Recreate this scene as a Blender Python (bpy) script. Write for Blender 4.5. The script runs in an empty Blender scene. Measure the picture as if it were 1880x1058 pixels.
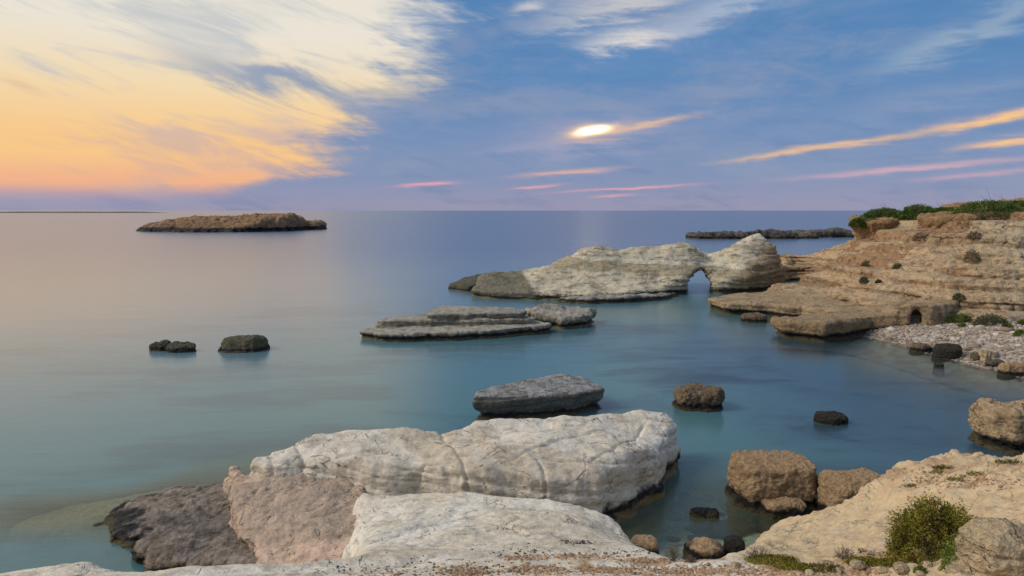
import bpy, math, random
import numpy as np
from mathutils import Vector
from mathutils.bvhtree import BVHTree

# ------------------------------------------------------------------ camera, sky, sun, exposure
scene = bpy.context.scene
COL = scene.collection
CAM_H, FPX, PITCH = 9.0, 1250.0, math.radians(6.5)      # eye height over the sea, focal length and tilt
cam_data = bpy.data.cameras.new('camera')
cam_data.sensor_width = 36.0
cam_data.lens = 36.0 * FPX / 1880.0
cam_data.clip_start = 0.1
cam_data.clip_end = 60000.0
cam = bpy.data.objects.new('camera', cam_data)
COL.objects.link(cam)
cam.location = (0, 0, CAM_H)
cam.rotation_euler = (math.radians(90) - PITCH, 0, 0)
scene.camera = cam
vs = scene.view_settings
vs.view_transform = 'Standard'; vs.look = 'None'; vs.gamma = 1.0; vs.use_curve_mapping = False
vs.exposure = 0.45
scene.render.engine = 'CYCLES'
scene.cycles.max_bounces = 6
scene.cycles.diffuse_bounces = 3
scene.cycles.glossy_bounces = 3
scene.cycles.transparent_max_bounces = 8
scene.cycles.use_denoising = True

SUN_AZ, SUN_EL = math.radians(-98), math.radians(40)    # soft light from the bright cloud on the left
SUN_STRENGTH, SUN_ANGLE = 1.5, math.radians(24)

def lin(*c):
    return tuple(((v / 255) / 12.92 if v / 255 <= 0.04045 else ((v / 255 + 0.055) / 1.055) ** 2.4) for v in c)

class NT:
    """small helper to write node trees"""
    def __init__(s, tree):
        s.t = tree; s.n = tree.nodes; s.l = tree.links
    def node(s, typ, ins=None, **props):
        nd = s.n.new(typ)
        for k, v in props.items(): setattr(nd, k, v)
        for k, v in (ins or {}).items():
            s.put(nd.inputs[k], v)
        return nd
    def put(s, sock, v):
        if hasattr(v, 'is_output'): s.l.new(v, sock)
        elif isinstance(v, (tuple, list)) and sock.type == 'RGBA' and len(v) == 3: sock.default_value = (*v, 1)
        else: sock.default_value = v
    def m(s, op, a, b=0.0, c=0.0, clamp=False):
        nd = s.n.new('ShaderNodeMath'); nd.operation = op; nd.use_clamp = clamp
        for i, v in enumerate((a, b, c)): s.put(nd.inputs[i], v)
        return nd.outputs[0]
    def vm(s, op, a, b=(0, 0, 0)):
        nd = s.n.new('ShaderNodeVectorMath'); nd.operation = op
        s.put(nd.inputs[0], a); s.put(nd.inputs[1], b)
        return nd.outputs[0]
    def mix(s, f, a, b, blend='MIX'):
        nd = s.n.new('ShaderNodeMix'); nd.data_type = 'RGBA'; nd.blend_type = blend; nd.clamp_factor = True
        s.put(nd.inputs[0], f); s.put(nd.inputs[6], a); s.put(nd.inputs[7], b)
        return nd.outputs[2]
    def ss(s, x, lo, hi, a=0.0, b=1.0):
        nd = s.n.new('ShaderNodeMapRange'); nd.interpolation_type = 'SMOOTHSTEP'
        for i, v in enumerate((x, lo, hi, a, b)): s.put(nd.inputs[i], v)
        return nd.outputs[0]
    def noise(s, vec, scale=1.0, detail=4.0, rough=0.55, dist=0.0):
        nd = s.n.new('ShaderNodeTexNoise')
        s.put(nd.inputs['Vector'], vec)
        nd.inputs['Scale'].default_value = scale; nd.inputs['Detail'].default_value = detail
        nd.inputs['Roughness'].default_value = rough; nd.inputs['Distortion'].default_value = dist
        return nd.outputs[0]
    def xyz(s, v):
        nd = s.n.new('ShaderNodeSeparateXYZ'); s.put(nd.inputs[0], v); return nd.outputs
    def comb(s, x, y, z):
        nd = s.n.new('ShaderNodeCombineXYZ')
        for i, v in enumerate((x, y, z)): s.put(nd.inputs[i], v)
        return nd.outputs[0]

def build_world():
    w = bpy.data.worlds.new('World'); scene.world = w; w.use_nodes = True
    t = NT(w.node_tree); t.n.clear()
    D = t.node('ShaderNodeTexCoord').outputs['Generated']
    x, y, z = t.xyz(D)
    az = t.m('MULTIPLY', t.m('ARCTAN2', x, y), 57.2958)          # degrees, right positive
    el = t.m('MULTIPLY', t.m('ARCSINE', z), 57.2958)
    sky = t.node('ShaderNodeTexSky', sky_type='NISHITA', sun_disc=False)
    sky.sun_elevation = SUN_EL; sky.sun_rotation = SUN_AZ
    sky.air_density = 1.0; sky.dust_density = 1.5
    clear = t.mix(1.0, sky.outputs[0], (0.09, 0.09, 0.09), 'MULTIPLY')
    # noises carried on the direction itself, stretched along the horizon
    dst = t.vm('MULTIPLY', D, (1, 1, 5.0))
    nA = t.noise(dst, 2.2, 8, 0.58, 0.4)                           # broad cloud masses
    rot = t.comb(t.m('ADD', t.m('MULTIPLY', x, 1.2), t.m('MULTIPLY', z, -2.2)), t.m('MULTIPLY', y, 1.2),
                 t.m('ADD', t.m('MULTIPLY', z, 9.0), t.m('MULTIPLY', x, 3.2)))
    nB = t.noise(rot, 3.0, 9, 0.62, 0.6)                           # slanting wisps
    nC = t.noise(t.vm('MULTIPLY', D, (2.5, 2.5, 26.0)), 3.0, 7, 0.6, 0.3)   # fine flat streaks
    nD = t.noise(t.vm('MULTIPLY', D, (1, 1, 3.0)), 9.0, 10, 0.68, 0.5); wD = t.m('SUBTRACT', nD, 0.5)    # finer break-up
    wA = t.m('SUBTRACT', nA, 0.5); wB = t.m('SUBTRACT', nB, 0.5); wC = t.m('SUBTRACT', nC, 0.5)
    # veil of blue-grey stratus, lavender at the horizon
    veil = t.mix(t.ss(el, -0.5, 3.5), lin(160, 156, 184), lin(124, 144, 186))
    veil = t.mix(t.ss(el, 2.5, 12), veil, lin(80, 131, 184))
    veil = t.mix(t.m('MULTIPLY', t.ss(t.m('ADD', wA, t.m('MULTIPLY', wD, 0.5)), -0.06, 0.2), 0.85), veil, lin(138, 152, 184))
    veil = t.mix(t.m('MULTIPLY', t.ss(t.m('ADD', wB, t.m('MULTIPLY', wC, 0.5)), 0.02, -0.2), 0.3), veil, lin(76, 120, 170))
    base = t.mix(0.86, clear, veil)
    # the lit cloud bank: orange low, cream high
    bank = t.mix(t.ss(el, 0.3, 2.0), lin(178, 150, 178), lin(240, 178, 140))
    bank = t.mix(t.ss(el, 1.8, 4.5), bank, lin(248, 200, 138))
    bank = t.mix(t.ss(el, 4.5, 10), bank, lin(242, 217, 174))
    bank = t.mix(t.ss(el, 8, 14), bank, lin(234, 227, 213))
    bank = t.mix(t.m('MULTIPLY', t.ss(t.m('ADD', wB, t.m('MULTIPLY', wA, 0.5)), -0.04, 0.2), 0.8), bank, t.mix(t.ss(el, 3, 11), lin(214, 176, 160), lin(190, 195, 200)))
    # edge of the bank in azimuth depends on elevation
    edge = t.m('ADD', -15.5, t.m('MULTIPLY', t.ss(el, 3.0, 12.5), 8.0))
    edge = t.m('SUBTRACT', edge, t.m('MULTIPLY', t.ss(el, 3.2, 1.0), 9.0))
    e1 = t.m('ADD', az, t.m('ADD', t.m('ADD', t.m('MULTIPLY', wB, 11.0), t.m('MULTIPLY', wD, 9.0)), t.m('MULTIPLY', wC, 10.0)))
    mbank = t.ss(t.m('SUBTRACT', e1, edge), 3.6, -4.6)
    mbank = t.m('MULTIPLY', mbank, t.ss(az, -150, -85))
    gapw = t.m('ADD', t.m('SUBTRACT', el, t.m('MULTIPLY', az, -0.24)), t.m('MULTIPLY', wB, 7.0))   # blue rift through it
    gap = t.m('MULTIPLY', t.ss(t.m('ABSOLUTE', t.m('SUBTRACT', gapw, 5.0)), 2.0, 0.2), t.ss(az, -30, -19))
    mbank = t.m('MULTIPLY', mbank, t.m('SUBTRACT', 1.0, t.m('MULTIPLY', gap, 0.75)))
    mbank = t.m('MULTIPLY', mbank, t.ss(el, 0.2, 2.2))
    # thin high cloud over the rest of the dome, same pale cream
    high = t.m('MULTIPLY', t.ss(t.m('ADD', wA, t.m('MULTIPLY', wB, 0.8)), -0.10, 0.16), t.ss(el, 13, 27))
    col = t.mix(mbank, base, bank)
    col = t.mix(t.m('MULTIPLY', high, 0.6), col, lin(222, 219, 212))
    # single streaks and patches: (az, el, half length, half height, slope, colour, weight)
    def P(px, py): return (math.degrees(math.atan((px - 940) / FPX)), math.degrees(math.atan((529 - py) / FPX) - PITCH))
    def streak(col, x0, y0, x1, y1, hh, c, wgt, ragged=1.0):
        a0, e0 = P(x0, y0); a1, e1_ = P(x1, y1)
        ca, ce = (a0 + a1) / 2, (e0 + e1_) / 2
        L = math.hypot(a1 - a0, e1_ - e0) / 2; th = math.atan2(e1_ - e0, a1 - a0)
        da = t.m('SUBTRACT', az, ca); de = t.m('SUBTRACT', el, ce)
        de = t.m('ADD', de, t.m('ADD', t.m('MULTIPLY', wC, ragged * hh * 2.6), t.m('MULTIPLY', wB, ragged * hh * 2.0)))
        u = t.m('ADD', t.m('MULTIPLY', da, math.cos(th) / L), t.m('MULTIPLY', de, math.sin(th) / L))
        v = t.m('ADD', t.m('MULTIPLY', da, -math.sin(th) / hh), t.m('MULTIPLY', de, math.cos(th) / hh))
        u = t.m('ADD', u, t.m('MULTIPLY', wB, 0.7 * ragged)); v = t.m('ADD', v, t.m('MULTIPLY', wD, 2.4 * ragged))
        r = t.m('ADD', t.m('POWER', t.m('ABSOLUTE', u), 2.5), t.m('MULTIPLY', v, v))
        g = t.m('MULTIPLY', t.m('POWER', 2.71828, t.m('MULTIPLY', r, -2.1)), t.m('MULTIPLY', wgt, t.ss(wC, -0.30, 0.12, 1.0 - 0.55 * ragged, 1.0)))
        return t.mix(g, col, c)
    PALE, GOLD, PINK = lin(236, 226, 214), lin(252, 200, 140), lin(232, 168, 178)
    for s in ((940, 60, 1330, -60, 2.2, PALE, 0.55), (1050, 88, 1270, 55, 0.95, PALE, 0.95), (1180, 60, 1480, -20, 1.5, lin(190, 200, 215), 0.6),
              (930, 25, 1010, 0, 0.6, PALE, 0.6), (1560, 165, 1960, 60, 1.5, lin(160, 178, 196), 0.8),
              (1500, 235, 1960, 190, 1.2, lin(138, 156, 186), 0.7), (860, 150, 1500, 60, 2.2, lin(96, 140, 190), 0.5),
              (840, 285, 1120, 250, 0.5, lin(150, 160, 190), 0.6), (1030, 262, 1150, 258, 0.22, GOLD, 0.5), (1080, 248, 1290, 214, 0.36, GOLD, 0.85),
              (1310, 302, 1700, 264, 0.30, GOLD, 0.95), (1620, 272, 1990, 230, 0.42, GOLD, 0.95), (1720, 296, 1990, 272, 0.42, GOLD, 0.95),
              (940, 324, 1140, 310, 0.28, lin(244, 188, 160), 0.95), (715, 344, 850, 335, 0.24, PINK, 0.95), (930, 348, 1040, 338, 0.16, PINK, 0.9),
              (1010, 354, 1290, 339, 0.15, PINK, 0.9), (1080, 362, 1170, 357, 0.15, PINK, 0.7), (1420, 334, 1960, 306, 0.26, lin(214, 174, 184), 0.8),
              (1640, 340, 1960, 322, 0.26, lin(206, 168, 184), 0.7), (20, 185, 110, 218, 0.5, lin(222, 190, 150), 0.7)):
        col = streak(col, *s)
    col = streak(col, 900, 262, 1280, 222, 2.4, lin(176, 168, 190), 0.55, 0.8)      # soft glow round the sun
    # the sun showing through a hole in the cloud
    col = streak(col, 1022, 251, 1150, 232, 0.60, lin(255, 206, 140), 1.0, 0.6)
    col = streak(col, 1050, 246, 1120, 235, 0.36, (3.4, 2.7, 1.9), 1.0, 0.2)
    # below the horizon: sea colour
    col = t.mix(t.ss(el, -0.3, -3), col, lin(100, 120, 140))
    bg = t.node('ShaderNodeBackground', {'Color': col, 'Strength': 0.735})
    out = t.node('ShaderNodeOutputWorld'); t.l.new(bg.outputs[0], out.inputs[0])
build_world()

sun_l = bpy.data.lights.new('sun', 'SUN')
sun_l.energy = SUN_STRENGTH; sun_l.angle = SUN_ANGLE; sun_l.color = (1.0, 0.93, 0.84)
sun = bpy.data.objects.new('sun', sun_l); COL.objects.link(sun)
sdir = Vector((math.sin(SUN_AZ) * math.cos(SUN_EL), math.cos(SUN_AZ) * math.cos(SUN_EL), math.sin(SUN_EL)))
sun.rotation_euler = sdir.to_track_quat('Z', 'Y').to_euler()
sun.location = sdir * 50

# ------------------------------------------------------------------ numeric helpers
_r = np.random.RandomState(7)
PERM = _r.permutation(256).astype(np.int32); PERM = np.concatenate([PERM, PERM, PERM])
GRAD = _r.normal(size=(256, 3)).astype(np.float32); GRAD /= np.linalg.norm(GRAD, axis=1, keepdims=True)

def pn(x, y, z):
    """Perlin noise about -0.7..0.7"""
    x, y, z = np.broadcast_arrays(np.asarray(x, np.float32), np.asarray(y, np.float32), np.asarray(z, np.float32))
    ix = np.floor(x).astype(np.int32); iy = np.floor(y).astype(np.int32); iz = np.floor(z).astype(np.int32)
    fx = x - ix; fy = y - iy; fz = z - iz
    ix &= 255; iy &= 255; iz &= 255
    u = fx * fx * fx * (fx * (fx * 6 - 15) + 10); v = fy * fy * fy * (fy * (fy * 6 - 15) + 10); w = fz * fz * fz * (fz * (fz * 6 - 15) + 10)
    res = 0
    for dx in (0, 1):
        wx = u if dx else 1 - u
        px = PERM[ix + dx]
        for dy in (0, 1):
            wy = v if dy else 1 - v
            pxy = PERM[px + iy + dy]
            for dz in (0, 1):
                wz = w if dz else 1 - w
                g = GRAD[PERM[pxy + iz + dz]]
                res = res + wx * wy * wz * (g[..., 0] * (fx - dx) + g[..., 1] * (fy - dy) + g[..., 2] * (fz - dz))
    return res

def fbm(x, y, z, o=4, gain=0.5, ridged=False):
    a, f, s = 1.0, 1.0, 0
    for i in range(o):
        n = pn(x * f + 17.3 * i, y * f - 9.1 * i, z * f + 4.7 * i)
        if ridged: n = 0.5 - 2.0 * np.abs(n)
        s = s + a * n; a *= gain; f *= 2.03
    return s

def sstep(x, a, b):
    t = np.clip((x - a) / (b - a), 0, 1); return t * t * (3 - 2 * t)

def smax(a, b, k):
    h = np.clip(0.5 + 0.5 * (a - b) / k, 0, 1)
    return b + (a - b) * h + k * h * (1 - h)

CP, SP = math.cos(PITCH), math.sin(PITCH)
def ray(px, py):
    u, v = (px - 940) / FPX, (529 - py) / FPX
    return np.array((u, CP + SP * v, -SP + CP * v))
def U(px, py, z=0.0):
    """the point of height z that the photograph shows at (px, py)"""
    d = ray(px, py); return np.array((0, 0, CAM_H)) + d * ((z - CAM_H) / d[2])
def D(px, py, dist):
    """the point at distance dist that the photograph shows at (px, py)"""
    d = ray(px, py); return np.array((0, 0, CAM_H)) + d * (dist / d[1])

def rbf(pts, X, Y, c=0.8, smooth=1e-3):
    pts = np.asarray(pts, float); n = len(pts)
    if n == 1: return np.full(X.shape, pts[0, 2])
    r = np.hypot(pts[:, None, 0] - pts[None, :, 0], pts[:, None, 1] - pts[None, :, 1])
    A = np.zeros((n + 1, n + 1)); A[:n, :n] = -np.sqrt(r * r + c * c) + c; A[:n, n] = 1; A[n, :n] = 1
    A[:n, :n] -= np.eye(n) * smooth
    w = np.linalg.solve(A, np.append(pts[:, 2], 0))
    out = np.full(X.shape, w[n])
    for i in range(n):
        out += w[i] * (c - np.sqrt((X - pts[i, 0]) ** 2 + (Y - pts[i, 1]) ** 2 + c * c))
    return out

def poly_sd(poly, X, Y):
    poly = np.asarray(poly)[:, :2]; n = len(poly)
    d = np.full(X.shape, 1e9); inside = np.zeros(X.shape, bool)
    for i in range(n):
        ax, ay = poly[i]; bx, by = poly[(i + 1) % n]
        ex, ey = bx - ax, by - ay
        t = np.clip(((X - ax) * ex + (Y - ay) * ey) / (ex * ex + ey * ey + 1e-9), 0, 1)
        d = np.minimum(d, np.hypot(X - ax - t * ex, Y - ay - t * ey))
        c = (ay > Y) != (by > Y)
        inside ^= c & (X < ex * (Y - ay) / (ey if abs(ey) > 1e-9 else 1e-9) + ax)
    return np.where(inside, -d, d)

def surface_nets(F, org, h):
    S = F < 0
    nx, ny, nz = F.shape
    cnt = np.zeros((nx - 1, ny - 1, nz - 1), np.int8)
    for a in (0, 1):
        for b in (0, 1):
            for c in (0, 1):
                cnt += S[a:nx - 1 + a, b:ny - 1 + b, c:nz - 1 + c]
    act = (cnt > 0) & (cnt < 8)
    I = np.argwhere(act); idx = np.full(act.shape, -1, np.int32); idx[act] = np.arange(len(I))
    acc = np.zeros((len(I), 3)); num = np.zeros(len(I))
    corners = [(a, b, c) for a in (0, 1) for b in (0, 1) for c in (0, 1)]
    for p in corners:
        for ax in range(3):
            if p[ax]: continue
            q = list(p); q[ax] = 1
            f0 = F[I[:, 0] + p[0], I[:, 1] + p[1], I[:, 2] + p[2]]; f1 = F[I[:, 0] + q[0], I[:, 1] + q[1], I[:, 2] + q[2]]
            cr = (f0 < 0) != (f1 < 0)
            t = np.where(cr, f0 / np.where(cr, f0 - f1, 1), 0)
            pos = np.tile(np.array(p, float), (len(I), 1)); pos[:, ax] = t
            acc[cr] += pos[cr]; num += cr
    V = (I + acc / np.maximum(num, 1)[:, None]) * h + org
    quads = []
    for ax in range(3):
        o1, o2 = (ax + 1) % 3, (ax + 2) % 3
        sl0 = [slice(1, -1)] * 3; sl1 = [slice(1, -1)] * 3
        sl0[ax] = slice(0, -1); sl1[ax] = slice(1, None)
        A, B = S[tuple(sl0)], S[tuple(sl1)]
        for flip in (False, True):
            e = np.argwhere((A & ~B) if not flip else (~A & B))
            if not len(e): continue
            e[:, o1] += 1; e[:, o2] += 1
            q = []
            for d1, d2 in ((-1, -1), (0, -1), (0, 0), (-1, 0)):
                k = e.copy(); k[:, o1] += d1; k[:, o2] += d2
                q.append(idx[k[:, 0], k[:, 1], k[:, 2]])
            q = np.stack(q, 1)
            quads.append(q[:, ::-1] if flip else q)
    return V, np.concatenate(quads)

def vnormals(V, Q):
    fn = np.cross(V[Q[:, 2]] - V[Q[:, 0]], V[Q[:, 3 if Q.shape[1] == 4 else 1]] - V[Q[:, 1 if Q.shape[1] == 4 else 0]])
    N = np.zeros_like(V)
    for i in range(Q.shape[1]):
        for c in range(3): N[:, c] += np.bincount(Q[:, i], fn[:, c], len(V))
    return N / np.maximum(np.linalg.norm(N, axis=1, keepdims=True), 1e-12)

def make_mesh(name, V, Q, smooth=True):
    me = bpy.data.meshes.new(name)
    V = np.asarray(V, np.float32); Q = np.asarray(Q, np.int32); k = Q.shape[1]
    me.vertices.add(len(V)); me.vertices.foreach_set('co', V.ravel())
    me.loops.add(Q.size); me.loops.foreach_set('vertex_index', Q.ravel())
    me.polygons.add(len(Q)); me.polygons.foreach_set('loop_start', np.arange(0, Q.size, k, dtype=np.int32))
    me.polygons.foreach_set('use_smooth', np.full(len(Q), smooth))
    me.update(calc_edges=True); me.validate()
    return me

def attr(me, name, vals):
    a = me.attributes.new(name, 'FLOAT', 'POINT'); a.data.foreach_set('value', np.asarray(vals, np.float32))

def link(name, me, mat=None, parent=None, loc=None):
    o = bpy.data.objects.new(name, me); COL.objects.link(o)
    if mat is not None and me is not None: me.materials.append(mat)
    if parent is not None: o.parent = parent
    if loc is not None: o.location = loc
    return o
def tag(o, label=None, cat=None, group=None, kind=None):
    if label: o['label'] = label
    if cat: o['category'] = cat
    if group: o['group'] = group
    if kind: o['kind'] = kind
    return o

# ------------------------------------------------------------------ materials
def rock_mat(name, a, b, c, streak=0.35, streak_s=6.0, tide=0.0, tide_col=(0.022, 0.021, 0.022), bump=0.5, pits=0.3, pit_s=9.0, crack=0.0, crack_s=0.8,
             lichen=None, lich_amt=0.0, big=0.35, sc=1.0, algae=(0.10, 0.075, 0.028), tan=None, soil=None, rough=0.92, beds=0.0, spk=1.0):
    m = bpy.data.materials.new(name); m.use_nodes = True
    t = NT(m.node_tree); t.n.clear()
    g = t.node('ShaderNodeNewGeometry'); P = g.outputs['Position']; x, y, z = t.xyz(P); nz = t.xyz(g.outputs['Normal'])[2]
    n1 = t.noise(P, big * sc, 6, 0.6, 0.4); n2 = t.noise(P, 2.3 * sc, 8, 0.65); n3 = t.noise(P, pit_s * sc, 5, 0.7)
    bed = t.node('ShaderNodeAttribute', attribute_name='bed').outputs['Fac']
    warp = t.m('MULTIPLY', n1, 0.55)
    sv = t.comb(t.m('MULTIPLY', x, 0.22), t.m('MULTIPLY', y, 0.22), t.m('ADD', t.m('MULTIPLY', z, 1.0), warp))
    st = t.noise(sv, streak_s * sc, 5, 0.6)
    col = t.mix(t.ss(n1, 0.36, 0.66), a, b)
    col = t.mix(t.m('MULTIPLY', t.ss(t.m('ADD', n2, t.m('MULTIPLY', bed, 0.16)), 0.46, 0.72), 0.75), col, c)
    col = t.mix(t.m('MULTIPLY', t.ss(st, 0.51, 0.64), streak), col, tuple(v * 0.6 for v in c))
    col = t.mix(t.m('MULTIPLY', t.ss(st, 0.46, 0.30), streak * 0.6), col, tuple(min(1, v * 1.2) for v in a))
    col = t.mix(t.m('MULTIPLY', t.ss(bed, 0.25, 0.8), beds), col, tuple(v * 0.8 for v in c))
    col = t.mix(t.m('MULTIPLY', t.ss(bed, -0.3, -0.85), beds * 0.8), col, tuple(min(1, v * 1.1) for v in a))
    if tan:
        ta = t.node('ShaderNodeAttribute', attribute_name='tan').outputs['Fac']
        tc = t.mix(t.ss(n2, 0.4, 0.65), tan[0], tan[1]); tc = t.mix(t.m('MULTIPLY', t.ss(bed, 0.2, 0.8), beds), tc, tan[2]); tc = t.mix(t.m('MULTIPLY', t.ss(st, 0.5, 0.7), 0.4), tc, tan[2])
        col = t.mix(ta, col, tc)
    if soil:
        so = t.node('ShaderNodeAttribute', attribute_name='soil').outputs['Fac']
        f = t.ss(t.m('ADD', so, t.m('MULTIPLY', t.m('SUBTRACT', n3, 0.5), 0.9)), 0.45, 0.62)
        col = t.mix(f, col, t.mix(t.ss(n3, 0.35, 0.7), soil[0], soil[1]))
    if lichen:
        f = t.m('MULTIPLY', t.m('MULTIPLY', t.ss(nz, 0.35, 0.85), t.ss(n2, 0.34, 0.58)), lich_amt)
        col = t.mix(f, col, lichen)
    q1 = t.noise(t.vm('MULTIPLY', P, (0.8, 0.5, 1.6)), crack_s, 4, 0.5, 1.2); q2 = t.noise(t.vm('ADD', P, (31, 7, 3)), crack_s * 1.7, 5, 0.6, 0.8)
    ck = t.m('MULTIPLY', t.ss(t.m('ABSOLUTE', t.m('SUBTRACT', q1, 0.5)), 0.013, 0.001), t.ss(q2, 0.45, 0.56))
    ck2 = t.m('MULTIPLY', t.ss(t.m('ABSOLUTE', t.m('SUBTRACT', q2, 0.53)), 0.008, 0.001), t.ss(q1, 0.50, 0.62))
    ck = t.m('MAXIMUM', ck, ck2)
    if crack: col = t.mix(t.m('MULTIPLY', ck, crack), col, tuple(v * 0.45 for v in c))
    fine = t.m('MULTIPLY', t.ss(n3, 0.32, 0.64, 1 - 0.30 * spk, 1 + 0.12 * spk), t.ss(n2, 0.34, 0.62, 1 - 0.17 * spk, 1 + 0.09 * spk))
    col = t.mix(1.0, col, t.comb(fine, fine, fine), 'MULTIPLY')
    if tide > 0:
        zz = t.m('ADD', z, t.m('MULTIPLY', t.m('SUBTRACT', n2, 0.5), tide * 1.5))
        col = t.mix(t.ss(zz, tide * 1.2, tide * 0.75), col, tide_col)
        col = t.mix(t.m('MULTIPLY', t.ss(zz, tide * 0.5, tide * 0.22), 0.85), col, algae)
        wet = t.ss(zz, tide * 1.3, tide * 0.6)
        rgh = t.m('SUBTRACT', rough, t.m('MULTIPLY', wet, 0.35))
    else: rgh = rough
    hgt = t.m('ADD', t.m('ADD', t.m('MULTIPLY', n2, 0.45), t.m('MULTIPLY', st, 0.40)), t.m('MULTIPLY', n3, pits))
    hgt = t.m('SUBTRACT', hgt, t.m('MULTIPLY', ck, 0.5 * (crack > 0)))
    bp = t.node('ShaderNodeBump', {'Height': hgt, 'Strength': bump, 'Distance': 0.40 / sc})
    bs = t.node('ShaderNodeBsdfPrincipled', {'Base Color': col, 'Roughness': rgh, 'Normal': bp.outputs[0], 'Specular IOR Level': 0.25})
    o = t.node('ShaderNodeOutputMaterial'); t.l.new(bs.outputs[0], o.inputs[0])
    return m

M = {}
WH = dict(streak=0.5, streak_s=7.0, bump=0.5, pits=0.16, spk=0.5)
M['chalk'] = rock_mat('white_chalk', (0.72, 0.655, 0.55), (0.65, 0.565, 0.445), (0.49, 0.39, 0.27), tide=0.52, algae=(0.22, 0.15, 0.06), crack=0.8, crack_s=0.7, **WH)
M['clifftop'] = rock_mat('white_clifftop_rock', (0.74, 0.685, 0.585), (0.68, 0.60, 0.485), (0.55, 0.46, 0.33), crack=0.7, crack_s=0.8, tide=0.12, algae=(0.3, 0.22, 0.12),
                         tide_col=(0.2, 0.16, 0.1), tan=((0.60, 0.455, 0.275), (0.52, 0.37, 0.205), (0.38, 0.24, 0.12)), soil=((0.36, 0.22, 0.12), (0.50, 0.37, 0.24)), **WH)
M['pink'] = rock_mat('pink_rock', (0.66, 0.47, 0.355), (0.56, 0.44, 0.335), (0.43, 0.325, 0.24), bump=0.7, pits=0.3, spk=0.7, streak=0.3, big=0.9, crack=0.6, crack_s=1.0)
M['platform'] = rock_mat('dark_shore_rock', (0.26, 0.20, 0.14), (0.07, 0.063, 0.055), (0.38, 0.29, 0.21), tide=0.30, streak=0.5, streak_s=9, bump=0.9, pits=0.3, lichen=(0.34, 0.29, 0.26), lich_amt=0.45)
M['grey'] = rock_mat('grey_weathered_rock', (0.24, 0.22, 0.18), (0.16, 0.15, 0.12), (0.11, 0.10, 0.08), tide=0.26, lichen=(0.36, 0.35, 0.35), lich_amt=0.9, bump=0.8, pits=0.4)
M['layer'] = rock_mat('layered_grey_rock', (0.38, 0.33, 0.24), (0.25, 0.22, 0.16), (0.14, 0.12, 0.09), tide=0.42, beds=0.4, streak=0.7, streak_s=5, bump=0.8, lichen=(0.42, 0.39, 0.34), lich_amt=0.7, algae=(0.15, 0.115, 0.045))
M['arch'] = rock_mat('cream_arch_rock', (0.61, 0.545, 0.41), (0.53, 0.46, 0.33), (0.40, 0.32, 0.195), tide=0.60, streak=0.8, streak_s=5.0, beds=0.5, spk=0.6, tan=((0.46, 0.34, 0.20), (0.38, 0.27, 0.15), (0.28, 0.19, 0.10)), soil=((0.15, 0.13, 0.085), (0.27, 0.24, 0.165)), bump=0.7, pits=0.25, sc=0.7, crack=0.3, crack_s=0.3, algae=(0.14, 0.12, 0.06), tide_col=(0.07, 0.06, 0.045))
M['tan'] = rock_mat('rough_tan_rock', (0.68, 0.46, 0.27), (0.60, 0.395, 0.22), (0.47, 0.295, 0.155), tide=0.30, streak=0.15, bump=1.0, pits=0.9, pit_s=7)
M['brown'] = rock_mat('rough_brown_rock', (0.30, 0.21, 0.13), (0.20, 0.14, 0.09), (0.36, 0.27, 0.17), tide=0.30, streak=0.1, bump=1.0, pits=0.9, pit_s=8)
M['black'] = rock_mat('wet_black_rock', (0.055, 0.05, 0.04), (0.09, 0.075, 0.05), (0.04, 0.035, 0.03), tide=0.1, bump=1.0, pits=0.9, rough=0.7)
M['olive'] = rock_mat('olive_rock', (0.20, 0.17, 0.09), (0.14, 0.12, 0.07), (0.09, 0.08, 0.05), tide=0.25, bump=1.0, pits=0.6, lichen=(0.12, 0.12, 0.11), lich_amt=0.8)
M['island'] = rock_mat('brown_island_rock', (0.62, 0.37, 0.20), (0.50, 0.29, 0.155), (0.27, 0.165, 0.095), tide=1.8, sc=0.22, bump=1.0, pits=0.7, streak=0.4)
M['reef'] = rock_mat('dark_reef_rock', (0.17, 0.14, 0.11), (0.11, 0.095, 0.08), (0.22, 0.19, 0.15), tide=0.8, sc=0.3, bump=1.0, pits=0.6)
M['cliff'] = rock_mat('banded_cliff_rock', (0.53, 0.37, 0.215), (0.46, 0.34, 0.215), (0.33, 0.20, 0.10), tide=0.35, streak=0.7, streak_s=3.4, beds=0.55, bump=0.8, pits=0.3, sc=0.6, crack=0.35, crack_s=0.35,
                      tan=((0.53, 0.43, 0.29), (0.45, 0.35, 0.22), (0.31, 0.22, 0.125)), soil=((0.40, 0.22, 0.10), (0.33, 0.23, 0.15)))
M['ledge'] = rock_mat('tan_ledge_rock', (0.52, 0.375, 0.225), (0.44, 0.32, 0.19), (0.29, 0.19, 0.10), tide=0.50, beds=0.3, streak=0.5, streak_s=3.5, bump=0.9, pits=0.4, sc=0.7, crack=0.4, crack_s=0.6)
M['cap'] = rock_mat('orange_cap_rock', (0.50, 0.29, 0.13), (0.44, 0.28, 0.15), (0.32, 0.18, 0.08), streak=0.3, bump=1.0, pits=0.9, sc=0.8, pit_s=5)

M['cream'] = rock_mat('cracked_cream_rock', (0.72, 0.58, 0.385), (0.64, 0.49, 0.30), (0.50, 0.355, 0.20), streak=0.2, bump=1.0, pits=0.5, crack=0.9, crack_s=2.2)

M['shelf'] = rock_mat('yellow_shelf_rock', (0.48, 0.36, 0.18), (0.36, 0.27, 0.14), (0.22, 0.17, 0.10), bump=0.8)

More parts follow.
